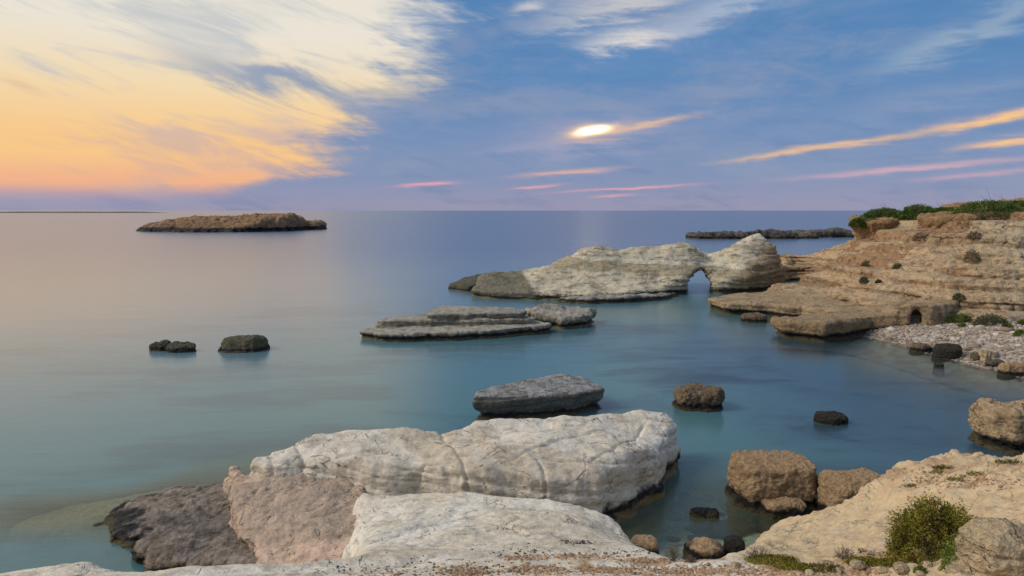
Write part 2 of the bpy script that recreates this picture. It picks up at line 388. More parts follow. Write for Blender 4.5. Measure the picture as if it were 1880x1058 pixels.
def flat_mat(name, c1, c2, scale=4.0, rough=0.9, attrname=None):
    m = bpy.data.materials.new(name); m.use_nodes = True
    t = NT(m.node_tree); t.n.clear()
    if attrname: f = t.node('ShaderNodeAttribute', attribute_name=attrname).outputs['Fac']
    else: f = t.ss(t.noise(t.node('ShaderNodeNewGeometry').outputs['Position'], scale, 5, 0.6), 0.35, 0.65)
    bs = t.node('ShaderNodeBsdfPrincipled', {'Base Color': t.mix(f, c1, c2), 'Roughness': rough, 'Specular IOR Level': 0.2})
    o = t.node('ShaderNodeOutputMaterial'); t.l.new(bs.outputs[0], o.inputs[0])
    return m
M['gravel'] = flat_mat('brown_gravel', (0.22, 0.13, 0.075), (0.48, 0.33, 0.21), attrname='var')
M['dark_gravel'] = flat_mat('dark_gravel', (0.05, 0.04, 0.035), (0.14, 0.10, 0.075), attrname='var')
M['shingle'] = flat_mat('beach_shingle', (0.20, 0.145, 0.11), (0.60, 0.54, 0.47), attrname='var')
M['leaf_cap'] = flat_mat('cliff_bush_leaves', (0.035, 0.065, 0.013), (0.14, 0.20, 0.04), attrname='var')
M['leaf_olive'] = flat_mat('olive_bush_leaves', (0.05, 0.05, 0.010), (0.27, 0.235, 0.03), attrname='var')
M['leaf_green'] = flat_mat('fresh_green_leaves', (0.06, 0.10, 0.012), (0.20, 0.27, 0.04), attrname='var')
M['leaf_grey'] = flat_mat('grey_green_leaves', (0.05, 0.06, 0.03), (0.15, 0.16, 0.08), attrname='var')
M['leaf_dry'] = flat_mat('dry_brown_leaves', (0.07, 0.045, 0.03), (0.20, 0.14, 0.09), attrname='var')
M['twig'] = flat_mat('dry_twigs', (0.12, 0.09, 0.07), (0.26, 0.21, 0.17), 20)
M['wood'] = flat_mat('grey_weathered_wood', (0.20, 0.18, 0.15), (0.36, 0.33, 0.29), 8)

# ------------------------------------------------------------------ rock builder
def strata(P, th, dip, seed):
    u = (P[:, 2] + dip[0] * P[:, 0] + dip[1] * P[:, 1]) + 0.5 * th * fbm(P[:, 0] * 0.25, P[:, 1] * 0.25, seed + P[:, 2] * 0.1, 2)
    v = u / th; v = v + 0.7 * pn(v * 0.43, seed, 0.5)
    k = np.floor(v); fr = v - k
    h = np.modf(np.abs(np.sin(k * 12.9898 + seed * 3.1) * 43758.5453))[0] * 2 - 1
    h2 = np.modf(np.abs(np.sin((k + 1) * 12.9898 + seed * 3.1) * 43758.5453))[0] * 2 - 1
    s = sstep(fr, 0.80, 1.0)
    bulge = 1 - (2 * fr - 1) ** 6
    return (h * (1 - s) + h2 * s), bulge

def line_dist(ln, x, y):
    ln = np.asarray(ln, float); wx = x + 0.12 * pn(x * 2.1, y * 2.1, 0.3); wy = y + 0.12 * pn(x * 2.1, y * 2.1, 7.3)
    d = np.full(x.shape, 1e9)
    for a, b in zip(ln[:-1], ln[1:]):
        e = b[:2] - a[:2]; t = np.clip(((wx - a[0]) * e[0] + (wy - a[1]) * e[1]) / (e @ e), 0, 1)
        d = np.minimum(d, np.hypot(wx - a[0] - t * e[0], wy - a[1] - t * e[1]))
    return d
def rock(name, foot, tops, mat, res=0.08, zmin=-0.6, k=0.3, batter=0.0, notch=0.0, edge=0.15, ef=0.7, st=0.0, th=0.3, dip=(0.02, 0.03), lump=0.08, lf=0.8,
         fine=0.03, ff=3.0, ridged=True, pit=0.0, pf=5.0, c=0.8, seed=1.0, holes=(), parent=None, topn=0.0, flare=0.0, attrs=None, st2=0.0, bz=0.5, cracks=(), cw=0.09, cd=0.10):
    foot = np.asarray(foot, float); tops = np.asarray(tops, float)
    m = 0.35 + edge * 2 + max(batter, 0) * 1.0 + flare + lump * 2
    x0, y0 = foot[:, :2].min(0) - m; x1, y1 = foot[:, :2].max(0) + m
    zt = tops[:, 2].max() + 0.5 + lump * 2 + topn
    xs = np.arange(x0, x1, res); ys = np.arange(y0, y1, res); zs = np.arange(zmin, zt, res)
    X, Y = np.meshgrid(xs, ys, indexing='ij')
    d2 = poly_sd(foot, X, Y) + edge * 1.6 * fbm(X * ef, Y * ef, seed * 5.1, 4)
    T = rbf(tops, X, Y, c)
    if topn: T = T + topn * fbm(X * ef * 0.9, Y * ef * 0.9, seed * 3.3 + 8, 4)
    F = np.empty((len(xs), len(ys), len(zs)), np.float32)
    for i, z in enumerate(zs):
        side = d2 + batter * (z - bz) + notch * math.exp(-((z - 0.22) / 0.22) ** 2) - flare * max(0.0, 0.3 - z)
        F[:, :, i] = smax(z - T, side, k)
    if holes:
        X3, Y3, Z3 = X[:, :, None], Y[:, :, None], zs[None, None, :]
        for hfun in holes: F = np.maximum(F, -hfun(X3, Y3, Z3)).astype(np.float32)
    F[:, :, 0] = np.maximum(F[:, :, 0], 0.5 * res); 
    F[0] = np.maximum(F[0], 0.01); F[-1] = np.maximum(F[-1], 0.01); F[:, 0] = np.maximum(F[:, 0], 0.01); F[:, -1] = np.maximum(F[:, -1], 0.01); F[:, :, -1] = np.maximum(F[:, :, -1], 0.01)
    V, Q = surface_nets(F, np.array((xs[0], ys[0], zs[0])), res)
    N = vnormals(V, Q)
    x, y, z = V.T
    dsp = lump * 1.6 * fbm(x * lf, y * lf, z * lf + seed * 7, 3)
    bed = np.zeros(len(V))
    if st:
        h, bu = strata(V, th, dip, seed); bed = h
        side = 0.35 + 0.65 * (1 - np.abs(N[:, 2]))
        dsp = dsp + st * (0.55 * h + 0.55 * bu) * side
    if st2:
        h, bu = strata(V, th * 0.31, dip, seed + 3); dsp = dsp + st2 * (0.6 * h + 0.5 * bu) * (0.2 + 0.8 * (1 - np.abs(N[:, 2])))
    if fine: dsp = dsp + fine * fbm(x * ff, y * ff, z * ff + seed, 4, 0.55, ridged)
    if pit: dsp = dsp - pit * np.maximum(0, fbm(x * pf, y * pf, z * pf - seed, 3, 0.6)) * 1.5 + pit * 0.8 * np.abs(pn(x * pf * 1.7, y * pf * 1.7, z * pf * 1.7))
    for ln in cracks: dsp = dsp - cd * np.maximum(0, 1 - line_dist(ln, x, y) / cw)
    V = V + N * dsp[:, None]
    base = np.array((foot[:, 0].mean(), foot[:, 1].mean(), 0.0))
    off = base if parent is None else np.array(parent.location)
    me = make_mesh(name, V - off, Q)
    attr(me, 'bed', bed)
    if attrs:
        for an, fun in attrs.items(): attr(me, an, fun(V))
    o = link(name, me, M[mat], parent, base if parent is None else (0, 0, 0))
    return o

def boulder(name, x0, x1, ytop, ybase, mat, label, cat='rock', zb=0.0, depth=0.8, seed=1.0, group=None, sq=0.7, flat=0.8, **kw):
    """a free-standing boulder that covers the given patch of the photograph; zb = height of what it sits on"""
    a, b = U(x0, ybase, zb), U(x1, ybase, zb); w = b[0] - a[0]; cx = (a[0] + b[0]) / 2
    dp = w * depth; cy = a[1] + dp * 0.45
    top = D((x0 + x1) / 2, ytop, cy + dp * 0.1)[2]
    rs = random.Random(int(seed * 97))
    foot = []
    for i in range(14):
        an = i / 14 * 2 * math.pi; ca, sa = math.cos(an), math.sin(an)
        r = 1.0 / (abs(ca) ** (2 / (1.02 - sq * 0.6)) + abs(sa) ** (2 / (1.02 - sq * 0.6))) ** ((1.02 - sq * 0.6) / 2)
        r *= rs.uniform(0.88, 1.03)
        foot.append((cx + w / 2 * r * ca, cy + dp / 2 * r * sa, zb))
    h = top - zb
    tops = [(cx + w * 0.3 * i, cy + dp * 0.3 * j, zb + h * rs.uniform(flat, 1.0)) for i in (-1, 0, 1) for j in (-1, 0, 1)]
    tops[4] = (cx, cy, top)
    sz = max(h, w * 0.5)
    p = dict(res=max(0.018, w / 75), zmin=zb - 0.5, k=0.35 * h, edge=0.06 * w, ef=1.6 / w, lump=0.03 * w, lf=2.0 / w, fine=0.035 * w, ff=6 / w, c=0.3 * w, seed=seed, flare=0.1)
    p.update(kw)
    o = rock(name, foot, tops, mat, **p)
    tag(o, label, cat, group)
    return o

# ------------------------------------------------------------------ sea and sea bed
DEPTH = [(*U(1250, 1005)[:2], 0.15), (*U(1290, 960)[:2], 0.5), (*U(1200, 960)[:2], 0.7), (*U(1330, 900)[:2], 0.9), (*U(1250, 830)[:2], 1.8), (*U(1420, 780)[:2], 2.6), (*U(1600, 760)[:2], 3.0),
         (*U(1780, 790)[:2], 2.8), (*U(1500, 690)[:2], 2.2), (*U(1700, 690)[:2], 1.2), (*U(1780, 672)[:2], 0.35), (*U(1870, 700)[:2], 0.4), (*U(1600, 635)[:2], 0.6), (*U(1250, 640)[:2], 1.9),
         (*U(1250, 580)[:2], 2.0), (*U(1100, 660)[:2], 2.3), (*U(800, 680)[:2], 2.6), (*U(600, 780)[:2], 2.2), (*U(300, 860)[:2], 2.0), (*U(100, 895)[:2], 1.9), (*U(200, 890)[:2], 1.9), (*U(170, 940)[:2], 0.3), (*U(60, 955)[:2], 0.6), (*U(-60, 960)[:2], 1.2), (*U(40, 1000)[:2], 1.7),
         (*U(110, 1000)[:2], 1.7), (*U(200, 1015)[:2], 1.8), (*U(0, 1040)[:2], 1.9), (*U(300, 915)[:2], 0.3), (*U(700, 560)[:2], 4.0), (*U(400, 600)[:2], 4.5), (*U(100, 600)[:2], 5.0), (*U(100, 750)[:2], 3.2), (-120, 150, 10), (0, 150, 10), (60, 160, 8), (120, 200, 9),
         (-200, 60, 10), (-60, 40, 5), (-30, 10, 2.5), (0, 400, 14), (-300, 300, 14), (300, 400, 14), (20, 14, 0.2), (26, 26, 2.0), (40, 26, 2.0), (40, 33, 0.3)]
def graded(lo, hi, n, c, p=2.6):
    s = np.linspace(-1, 1, n); s = np.sign(s) * np.abs(s) ** p
    return np.where(s < 0, c + s * (c - lo), c + s * (hi - c))
def grid_mesh(name, xs, ys, Zf):
    X, Y = np.meshgrid(xs, ys, indexing='ij'); Z = Zf(X, Y)
    V = np.stack((X.ravel(), Y.ravel(), Z.ravel()), 1)
    i = np.arange(len(xs) - 1)[:, None] * len(ys) + np.arange(len(ys) - 1)[None, :]
    Q = np.stack((i, i + len(ys), i + len(ys) + 1, i + 1), -1).reshape(-1, 4)
    return V, Q
def depth_at(X, Y):
    d = rbf(DEPTH, np.clip(X, -300, 300), np.clip(Y, -20, 420), 2.0, 0.02)
    return np.maximum(d, 0.1)

xs, ys = graded(-26000, 26000, 260, 0, 6.0), graded(-300, 42000, 300, 30, 6.5)
V, Q = grid_mesh('sea', xs, ys, lambda X, Y: X * 0)
sea_me = make_mesh('sea', V, Q); attr(sea_me, 'depth', depth_at(V[:, 0], V[:, 1]))
def sea_mat():
    m = bpy.data.materials.new('sea_water'); m.use_nodes = True
    t = NT(m.node_tree); t.n.clear()
    P = t.node('ShaderNodeNewGeometry').outputs['Position']; x, y, z = t.xyz(P)
    dep = t.node('ShaderNodeAttribute', attribute_name='depth').outputs['Fac']
    flat = t.vm('MULTIPLY', P, (1, 1, 0))
    n1 = t.noise(t.vm('MULTIPLY', flat, (0.45, 1.0, 0)), 0.16, 6, 0.55, 0.8)      # weed and reef patches on the bottom
    n2 = t.noise(t.vm('MULTIPLY', flat, (0.35, 1.0, 0)), 0.9, 5, 0.6, 0.4)
    col = t.mix(t.ss(dep, 0.3, 2.0), lin(114, 128, 106), lin(76, 115, 120))
    col = t.mix(t.ss(dep, 2.0, 5.5), col, lin(98, 119, 135))
    col = t.mix(t.ss(dep, 5.0, 12.0), col, lin(76, 97, 134))
    patch = t.ss(t.m('ADD', n1, t.m('MULTIPLY', t.m('SUBTRACT', n2, 0.5), 0.35)), 0.47, 0.66)
    col = t.mix(t.m('MULTIPLY', patch, t.ss(dep, 7, 2, 0.10, 0.50)), col, lin(54, 68, 80))
    col = t.mix(t.m('MULTIPLY', t.ss(t.m('ADD', x, t.m('MULTIPLY', n1, 16)), 12, 24), t.ss(y, 60, 40)), col, t.mix(patch, lin(56, 82, 94), lin(28, 40, 52)))   # the bay floor is dark weed
    opac = t.ss(dep, 0.05, 2.2, 0.12, 0.97)
    rip = t.noise(t.vm('MULTIPLY', flat, (0.5, 2.2, 0)), 1.6, 4, 0.6)
    rip2 = t.noise(t.vm('MULTIPLY', flat, (0.12, 0.7, 0)), 0.5, 5, 0.6)
    bp = t.node('ShaderNodeBump', {'Height': t.m('ADD', t.m('MULTIPLY', rip, 0.25), rip2), 'Strength': 0.12, 'Distance': 0.25})
    fr = t.node('ShaderNodeFresnel', {'IOR': 1.33, 'Normal': bp.outputs[0]})
    body = t.node('ShaderNodeMixShader', {0: opac})
    t.l.new(t.node('ShaderNodeBsdfTransparent', {'Color': (0.80, 0.93, 0.90, 1)}).outputs[0], body.inputs[1])
    t.l.new(t.node('ShaderNodeBsdfDiffuse', {'Color': col}).outputs[0], body.inputs[2])
    gl = t.node('ShaderNodeBsdfGlossy', {'Color': (0.95, 0.95, 0.95, 1), 'Roughness': 0.20, 'Normal': bp.outputs[0]})
    mx = t.node('ShaderNodeMixShader', {0: t.m('MINIMUM', fr.outputs[0], 0.50)})
    t.l.new(body.outputs[0], mx.inputs[1]); t.l.new(gl.outputs[0], mx.inputs[2])
    o = t.node('ShaderNodeOutputMaterial'); t.l.new(mx.outputs[0], o.inputs[0])
    return m
M['sea'] = sea_mat()
tag(link('sea', sea_me, M['sea']), 'smooth calm grey blue sea turning teal in the shallows', kind='structure')
M['bed'] = rock_mat('sea_bed_sand', (0.64, 0.58, 0.43), (0.52, 0.47, 0.33), (0.32, 0.29, 0.20), bump=0.6, streak=0.0, big=0.5)
V, Q = grid_mesh('sea_bed', graded(-400, 400, 220, 4, 3.2), graded(-40, 500, 220, 22, 3.2), lambda X, Y: -depth_at(X, Y) - 0.10 * (1 + fbm(X * 0.6, Y * 0.6, 2.0, 4)))
tag(link('sea_bed', make_mesh('sea_bed', V, Q), M['bed']), 'pale sandy sea bed with darker patches', kind='structure')

# ------------------------------------------------------------------ clifftop in the foreground
LIP = [(0, 1047, 3.4), (60, 1036, 3.4), (120, 1030, 3.4), (190, 1033, 3.4), (215, 1042, 3.35), (300, 1048, 3.5), (420, 1042, 3.5), (560, 1032, 3.4), (640, 1024, 3.25)]
SLAB = [(652, 1000, 2.3), (645, 960, 1.5), (655, 893, 1.25), (700, 905, 1.3), (780, 903, 1.35), (860, 903, 1.4), (960, 912, 1.4), (1060, 920, 1.4), (1120, 940, 1.35), (1162, 985, 1.3), (1170, 1000, 1.6), (1195, 1012, 2.5),
        (1240, 1024, 3.2), (1300, 1024, 3.3), (1345, 1016, 3.1), (1380, 1005, 2.6), (1400, 985, 1.9), (1425, 960, 1.2), (1480, 945, 1.5), (1540, 928, 1.9), (1600, 905, 2.4), (1640, 870, 3.0), (1690, 850, 3.3), (1740, 834, 3.5), (1800, 842, 3.7), (1880, 838, 3.9)]
EDGE = [U(*p) for p in LIP + SLAB]
LAND = list(EDGE) + [U(*p) for p in ((720, 960, 1.8), (900, 960, 2.1), (1060, 960, 1.95), (780, 1010, 2.7), (1000, 1010, 2.6), (1120, 1008, 2.4), (700, 1045, 3.5), (900, 1045, 3.6), (1080, 1040, 3.4), (1000, 1057, 3.9),
                      (1450, 1000, 2.6), (1540, 960, 2.6), (1500, 1030, 3.4), (1600, 1000, 3.4), (1660, 930, 3.2), (1720, 960, 3.7), (1720, 1010, 4.0), (1800, 900, 4.0), (1860, 930, 4.4), (1850, 1050, 4.9),
                      (1500, 1055, 3.8), (1640, 1050, 4.1), (1300, 1050, 3.7))]
LAND += [np.array(p, float) for p in ((0, 0, 7.3), (0, 4, 6.0), (-8, 3, 5.6), (8, 3, 6.3), (14, 6, 5.7), (-12, 6, 4.4), (0, -6, 7.6), (16, -6, 7.8), (-16, -6, 7.4), (18, 12, 4.6), (24, 8, 6.0), (24, 14, 4.4), (-4, 7, 4.7), (4, 7, 4.9), (-9, 7.5, 4.1), (-16, 9.5, 3.4), (-18, 3, 5))]
OUT = np.array([(-19, 10.2, 0)] + EDGE + [(17.5, 15.0, 0), (26, 16, 0), (26, -8, 0), (-19, -8, 0)])
def cf(X, Y):
    sd = poly_sd(OUT, X, Y) + 0.22 * fbm(X * 0.9, Y * 0.9, 8.0, 4)
    Z = rbf(LAND, X, Y, 0.5, 2e-3)
    Z = Z + 0.09 * fbm(X * 0.7, Y * 0.7, 3.0, 4) + 0.03 * fbm(X * 2.5, Y * 2.5, 1.0, 4, 0.5, True)
    sp = 0.10 * np.log1p(np.exp(np.clip(sd / 0.10, -30, 60)))
    return np.maximum(Z - 3.2 * sp, -1.6)
def spaced(segs):
    out = []
    for a, b, s in segs: out.append(np.arange(a, b, s))
    return np.concatenate(out)
V, Q = grid_mesh('clifftop', spaced([(-18, -9, .12), (-9, 14, .05), (14, 25, .12)]), spaced([(-7, 6.5, .3), (6.5, 20.5, .045)]), cf)
N = vnormals(V, Q); x, y, z = V.T
h, bu = strata(V, 0.22, (0.10, 0.16), 4.0)
tanv = sstep(x + 1.2 * fbm(x * 0.5, y * 0.5, 9.0, 3), 2.6, 4.6)
dsp = 0.05 * (0.6 * h + 0.5 * bu) * (1 - 0.5 * tanv) + 0.012 * fbm(x * 4, y * 4, z * 4, 4, 0.55, True) * (1 + tanv) + 0.13 * tanv * fbm(x * 1.0, y * 1.0, z * 1.0, 4, .5, True)
rough = sstep(x, 7, 8.5) * sstep(y, 10.6, 12)
dsp = dsp + rough * (0.09 * fbm(x * 2.2, y * 2.2, z * 2.2, 4, .6, True) + 0.04 * fbm(x * 7, y * 7, z * 7, 2, .6, True))
for ln in (((658, 1000), (760, 975), (900, 935), (1050, 930)), ((820, 990), (950, 962), (1110, 968), (1160, 985)), ((700, 1015), (800, 985), (880, 972)), ((760, 945), (860, 925), (960, 930)), ((720, 1000), (820, 960), (940, 945)), ((900, 1000), (1000, 985), (1120, 990)), ((840, 1020), (930, 985), (960, 1010))):
    dsp = dsp - 0.06 * np.maximum(0, 1 - line_dist([U(px, py, 2.0) for px, py in ln], x, y) / 0.075)
V = V + N * dsp[:, None]
keep = (V[Q].min(1)[:, 2] > -1.2); Q = Q[keep]
me = make_mesh('clifftop', V, Q)
attr(me, 'bed', h); attr(me, 'tan', tanv * 0.9)
soil = sstep(fbm(x * 1.3, y * 1.3, 5.0, 4), -0.02, 0.40) * (1 - sstep(y, 10.0, 11.2)) * sstep(x, -0.5, 2.0) * (1 - 0.6 * sstep(x, 6, 8))
soil = np.maximum(soil, 0.62 * rough * sstep(fbm(x * 1.6, y * 1.6, 2.0, 4), -0.12, 0.25))
attr(me, 'soil', soil)
clifftop = tag(link('clifftop', me, M['clifftop']), 'white to tan rocky clifftop in the foreground', kind='structure')

# ------------------------------------------------------------------ headland, its ledges and the beach
HL = [D(*p) for p in ((1425, 482, 88), (1445, 476, 90), (1520, 460, 92), (1440, 522, 65), (1500, 497, 66), (1545, 470, 68), (1570, 447, 70), (1580, 425, 72), (1602, 400, 74), (1680, 396, 71), (1760, 390, 68), (1880, 384, 63),
                      (1600, 440, 67), (1640, 430, 66), (1700, 425, 63), (1700, 470, 57), (1620, 480, 60), (1560, 500, 61), (1600, 520, 57), (1540, 530, 59), (1700, 520, 53), (1700, 560, 50.8), (1620, 560, 52.5), (1560, 560, 55), (1780, 430, 59), (1780, 480, 54), (1780, 530, 51), (1780, 575, 48.6),
                      (1870, 420, 57), (1870, 480, 52), (1870, 540, 49), (1870, 590, 46.8))]
HL += [np.array(p, float) for p in ((27, 62, -1.2), (31, 70, -1.), (36, 78, -1), (38, 83, -1), (36, 86.5, -1.2), (33, 89, -1.2), (38, 100, -1), (46, 102, 1.5), (54, 98, 4), (58, 84, 8.7), (48, 86, 7.5), (44, 80, 7.5), (66, 60, 9.3), (66, 46, 5), (58, 42, 1.8), (66, 80, 9.2), (44, 44, 1.0), (36, 46, .2), (30, 50, 0.), (66, 36, 1), (66, 100, 8))]
HL += [np.array(p, float) for p in ((34.2, 86.8, 2.0), (37, 94, 2.4), (42, 84, 3.0))]
def head_T(X, Y):
    T = rbf(HL, X, Y, 0.7, 1e-3)
    T = T + 0.5 * fbm(X * 0.2, Y * 0.2, 2.0, 4) + 0.16 * fbm(X * 0.9, Y * 0.9, 6.0, 3, .5, True)
    for th, ph in ((1.05, 0.3), (0.42, 0.1)):                      # beds weather back into benches and risers
        w = 0.25 * th * fbm(X * 0.15, Y * 0.15, 5 + ph, 3) + 0.012 * X
        v = (T + w) / th; v = v + 0.6 * pn(v * 0.4, ph, 0.5); k = np.floor(v); fr = v - k
        amt = 0.8 * sstep(fbm(X * 0.12, Y * 0.12, 9 + ph, 3), -0.35, 0.1)
        T = T + amt * th * (sstep(fr, 0.66, 0.96) - fr)
    return T
res = 0.14
xs = np.arange(22, 64, res); ys = np.arange(40, 104, res); zs = np.arange(-0.8, 10.8, res)
X, Y = np.meshgrid(xs, ys, indexing='ij'); T = head_T(X, Y)
gx, gy = np.gradient(T, res); sl = 1 / np.sqrt(1 + gx * gx + gy * gy)
F = ((zs[None, None, :] - T[:, :, None]) * sl[:, :, None]).astype(np.float32)
F[0] = np.maximum(F[0], .01); F[-1] = np.maximum(F[-1], .01); F[:, 0] = np.maximum(F[:, 0], .01); F[:, -1] = np.maximum(F[:, -1], .01); F[:, :, 0] = np.maximum(F[:, :, 0], .01)
V, Q = surface_nets(F, np.array((xs[0], ys[0], zs[0])), res); del F
N = vnormals(V, Q); x, y, z = V.T
steep = 1 - np.abs(N[:, 2])
h, bu = strata(V, 0.62, (0.015, -0.01), 2.0); h3, bu3 = strata(V, 0.36, (0.015, -0.01), 5.0)
tal = sstep(fbm(x * 0.18, y * 0.18, z * 0.3 + 3, 3), 0.02, 0.22) * sstep(z, 3.0, 4.5)          # loose talus on parts of the slope
dsp = (0.50 * (0.6 * h + 0.5 * bu) + 0.24 * (0.6 * h3 + 0.5 * bu3)) * (0.25 + 0.75 * steep) * (1 - 0.75 * tal) + 0.10 * fbm(x * 1.4, y * 1.4, z * 1.4, 4, .55, True) + 0.2 * tal * fbm(x * 1.1, y * 1.1, z * 1.1, 4, .6, True)
V = V + N * dsp[:, None]
me = make_mesh('headland', V, Q); attr(me, 'bed', (0.6 * h + 0.6 * h3) * (1 - 0.7 * tal))
attr(me, 'tan', sstep(x - 0.35 * y + 3 * fbm(x * 0.1, y * 0.1, 1, 2), 17.0, 21.0)); attr(me, 'soil', np.maximum(tal, 0.75 * sstep(z, 7.6, 8.3)))
headland = tag(link('headland', me, M['cliff']), 'tan and cream layered headland cliff on the right', kind='structure')

def bvh(o):
    dg = bpy.context.evaluated_depsgraph_get()
    me = o.data; mw = np.array(o.location)
    co = np.empty(len(me.vertices) * 3, np.float32); me.vertices.foreach_get('co', co); co = co.reshape(-1, 3) + mw
    pl = np.empty(len(me.loops), np.int32); me.loops.foreach_get('vertex_index', pl)
    return BVHTree.FromPolygons(co.tolist(), pl.reshape(-1, 4).tolist())
def hit(tree, px, py):
    d = Vector(ray(px, py)).normalized()
    loc = tree.ray_cast(Vector((0, 0, CAM_H)), d)[0]
    return None if loc is None else np.array(loc)
def drop(tree, x, y):
    loc = tree.ray_cast(Vector((x, y, 40)), Vector((0, 0, -1)))[0]
    return None if loc is None else np.array(loc)
HEAD_T, TOP_T = bvh(headland), bvh(clifftop)

# orange cap rock on the cliff edge
for foot, tops, sd in (([(1558, 412, 70), (1600, 425, 67.5), (1648, 420, 67.5), (1655, 400, 72), (1600, 396, 76), (1565, 402, 74)], [(1570, 401, 71), (1610, 396, 72), (1645, 396, 71), (1600, 404, 69)], 3.0),
                       ([(1682, 412, 65), (1720, 418, 63), (1790, 408, 61.5), (1800, 392, 64), (1760, 386, 68), (1700, 390, 69)], [(1690, 393, 67), (1740, 391, 66), (1790, 389, 65), (1730, 398, 64.5)], 5.0)):
    f = [D(*p) for p in foot]; tp = [D(*p) for p in tops]
    rock('cap_rock', f, tp, 'cap', res=0.11, zmin=5.6, k=0.5, batter=-0.45, edge=0.25, ef=0.7, lump=0.2, lf=0.6, fine=0.10, ff=1.8, pit=0.10, pf=2.2, c=0.8, seed=sd, parent=headland, topn=0.2, bz=8.0)

# long ledges at the foot of the headland
def tunnel(p0, az, w, hgt, depth):
    """an arched opening: p0 = middle of its floor, az = its direction"""
    sa, ca = math.sin(az), math.cos(az)
    def f(X, Y, Z):
        u = (X - p0[0]) * ca - (Y - p0[1]) * sa; v = (X - p0[0]) * sa + (Y - p0[1]) * ca
        wz = w * (1.0 - 0.18 * np.clip((Z - p0[2]) / hgt, 0, 1))
        a = np.sqrt((u / wz) ** 2 + (np.maximum(Z - p0[2] - hgt * 0.35, 0) / (hgt * 0.65)) ** 2) - 1
        a = np.maximum(a * w, np.where(Z < p0[2], (p0[2] - Z) - 0.02, -9)) if depth < 8 else a * w
        return np.maximum(a, np.abs(v) - depth)
    return f
cave_p = D(1680, 597, 48.2)
A = rock('rock_ledge', [U(*p) for p in ((1302, 566, 0), (1335, 578, 0), (1400, 580, 0), (1470, 584, 0.2), (1540, 580, 0.9), (1600, 560, 1.6), (1610, 522, 2.6), (1500, 516, 2.2), (1440, 522, 1.8), (1380, 537, 1.2), (1330, 546, .8))],
         [D(*p) for p in ((1312, 546, 63.2), (1360, 541, 64.5), (1400, 536, 65.5), (1440, 526, 66), (1500, 520, 64), (1560, 518, 62), (1340, 550, 61.4), (1400, 548, 60.6), (1450, 550, 59), (1500, 548, 58), (1520, 542, 59.5), (1540, 556, 56.5), (1470, 541, 61.5), (1580, 543, 57.5))],
         'ledge', res=0.10, k=0.12, edge=0.3, ef=0.4, st=0.30, th=0.55, st2=0.06, lump=0.12, lf=0.5, fine=0.05, ff=2, seed=4, notch=0.25, topn=0.12,
         holes=(tunnel(D(1533, 552, 58.3) , 0.35, 0.34, 1.1, 1.2),))
tag(A, 'stepped tan ledge with dark foot reaching out towards the arch rock', 'rock ledge')
B = rock('rock_ledge', [U(*p) for p in ((1418, 606, 0), (1436, 620, 0), (1510, 629, 0), (1560, 622, 0), (1600, 612, 0.1), (1650, 603, .5), (1705, 601, .7), (1735, 598, .8), (1752, 570, 1.8), (1760, 556, 2.2), (1640, 557, 2.0), (1560, 565, 1.5), (1480, 578, 1.2), (1428, 592, .8))],
         [D(*p) for p in ((1428, 589, 48.6), (1470, 587, 47.6), (1510, 591, 46.5), (1560, 588, 46.8), (1500, 580, 50), (1560, 575, 50.5), (1600, 587, 47.4), (1560, 568, 52), (1640, 576, 48.5), (1640, 558, 51), (1665, 561, 48.4), (1700, 560, 48.4), (1740, 560, 48.2), (1700, 550, 51))],
         'ledge', res=0.09, k=0.12, edge=0.22, ef=0.5, st=0.16, th=0.6, st2=0.04, lump=0.10, lf=0.6, fine=0.05, ff=2.2, seed=9, notch=0.35, topn=0.05, pit=0.03, pf=1.5,
         holes=(tunnel(cave_p, 0.5, 0.55, 1.12, 1.7),))
tag(B, 'long sloping tan ledge with an arched cave and black waterline', 'rock ledge')

# shingle beach
BL = [U(*p) for p in ((1590, 618, 0), (1640, 630, 0), (1690, 643, 0), (1780, 668, 0), (1880, 692, 0))]
BL += [p + np.array((-1.5, -2.5, -0.55)) for p in BL]
BL += [U(*p) for p in ((1640, 604, .55), (1720, 600, .85), (1760, 592, 1.0), (1830, 598, 1.2), (1880, 604, 1.3), (1760, 630, .45), (1850, 645, .6))]
BL += [np.array(p, float) for p in ((32, 52, 1.0), (40, 52, 2.0), (50, 48, 2.0), (50, 40, 1.2), (58, 36, 1.0), (46, 33, 0), (50, 29, -0.6))]
xs = np.arange(22, 56, .14); ys = np.arange(29, 53, .14)
V, Q = grid_mesh('beach', xs, ys, lambda X, Y: rbf(BL, X, Y, 1.0, 1e-3) + 0.07 * fbm(X * 0.9, Y * 0.9, 3, 4) + 0.04 * fbm(X * 4, Y * 4, 1, 3, .6, True))
Q = Q[V[Q].max(1)[:, 2] > -0.7]
M['beach'] = flat_mat('beach_ground', (0.30, 0.22, 0.16), (0.46, 0.39, 0.31), 1.2)
beach = tag(link('beach', make_mesh('beach', V, Q), M['beach']), 'pinkish shingle beach below the cliff', kind='structure')
BEACH_T = bvh(beach)

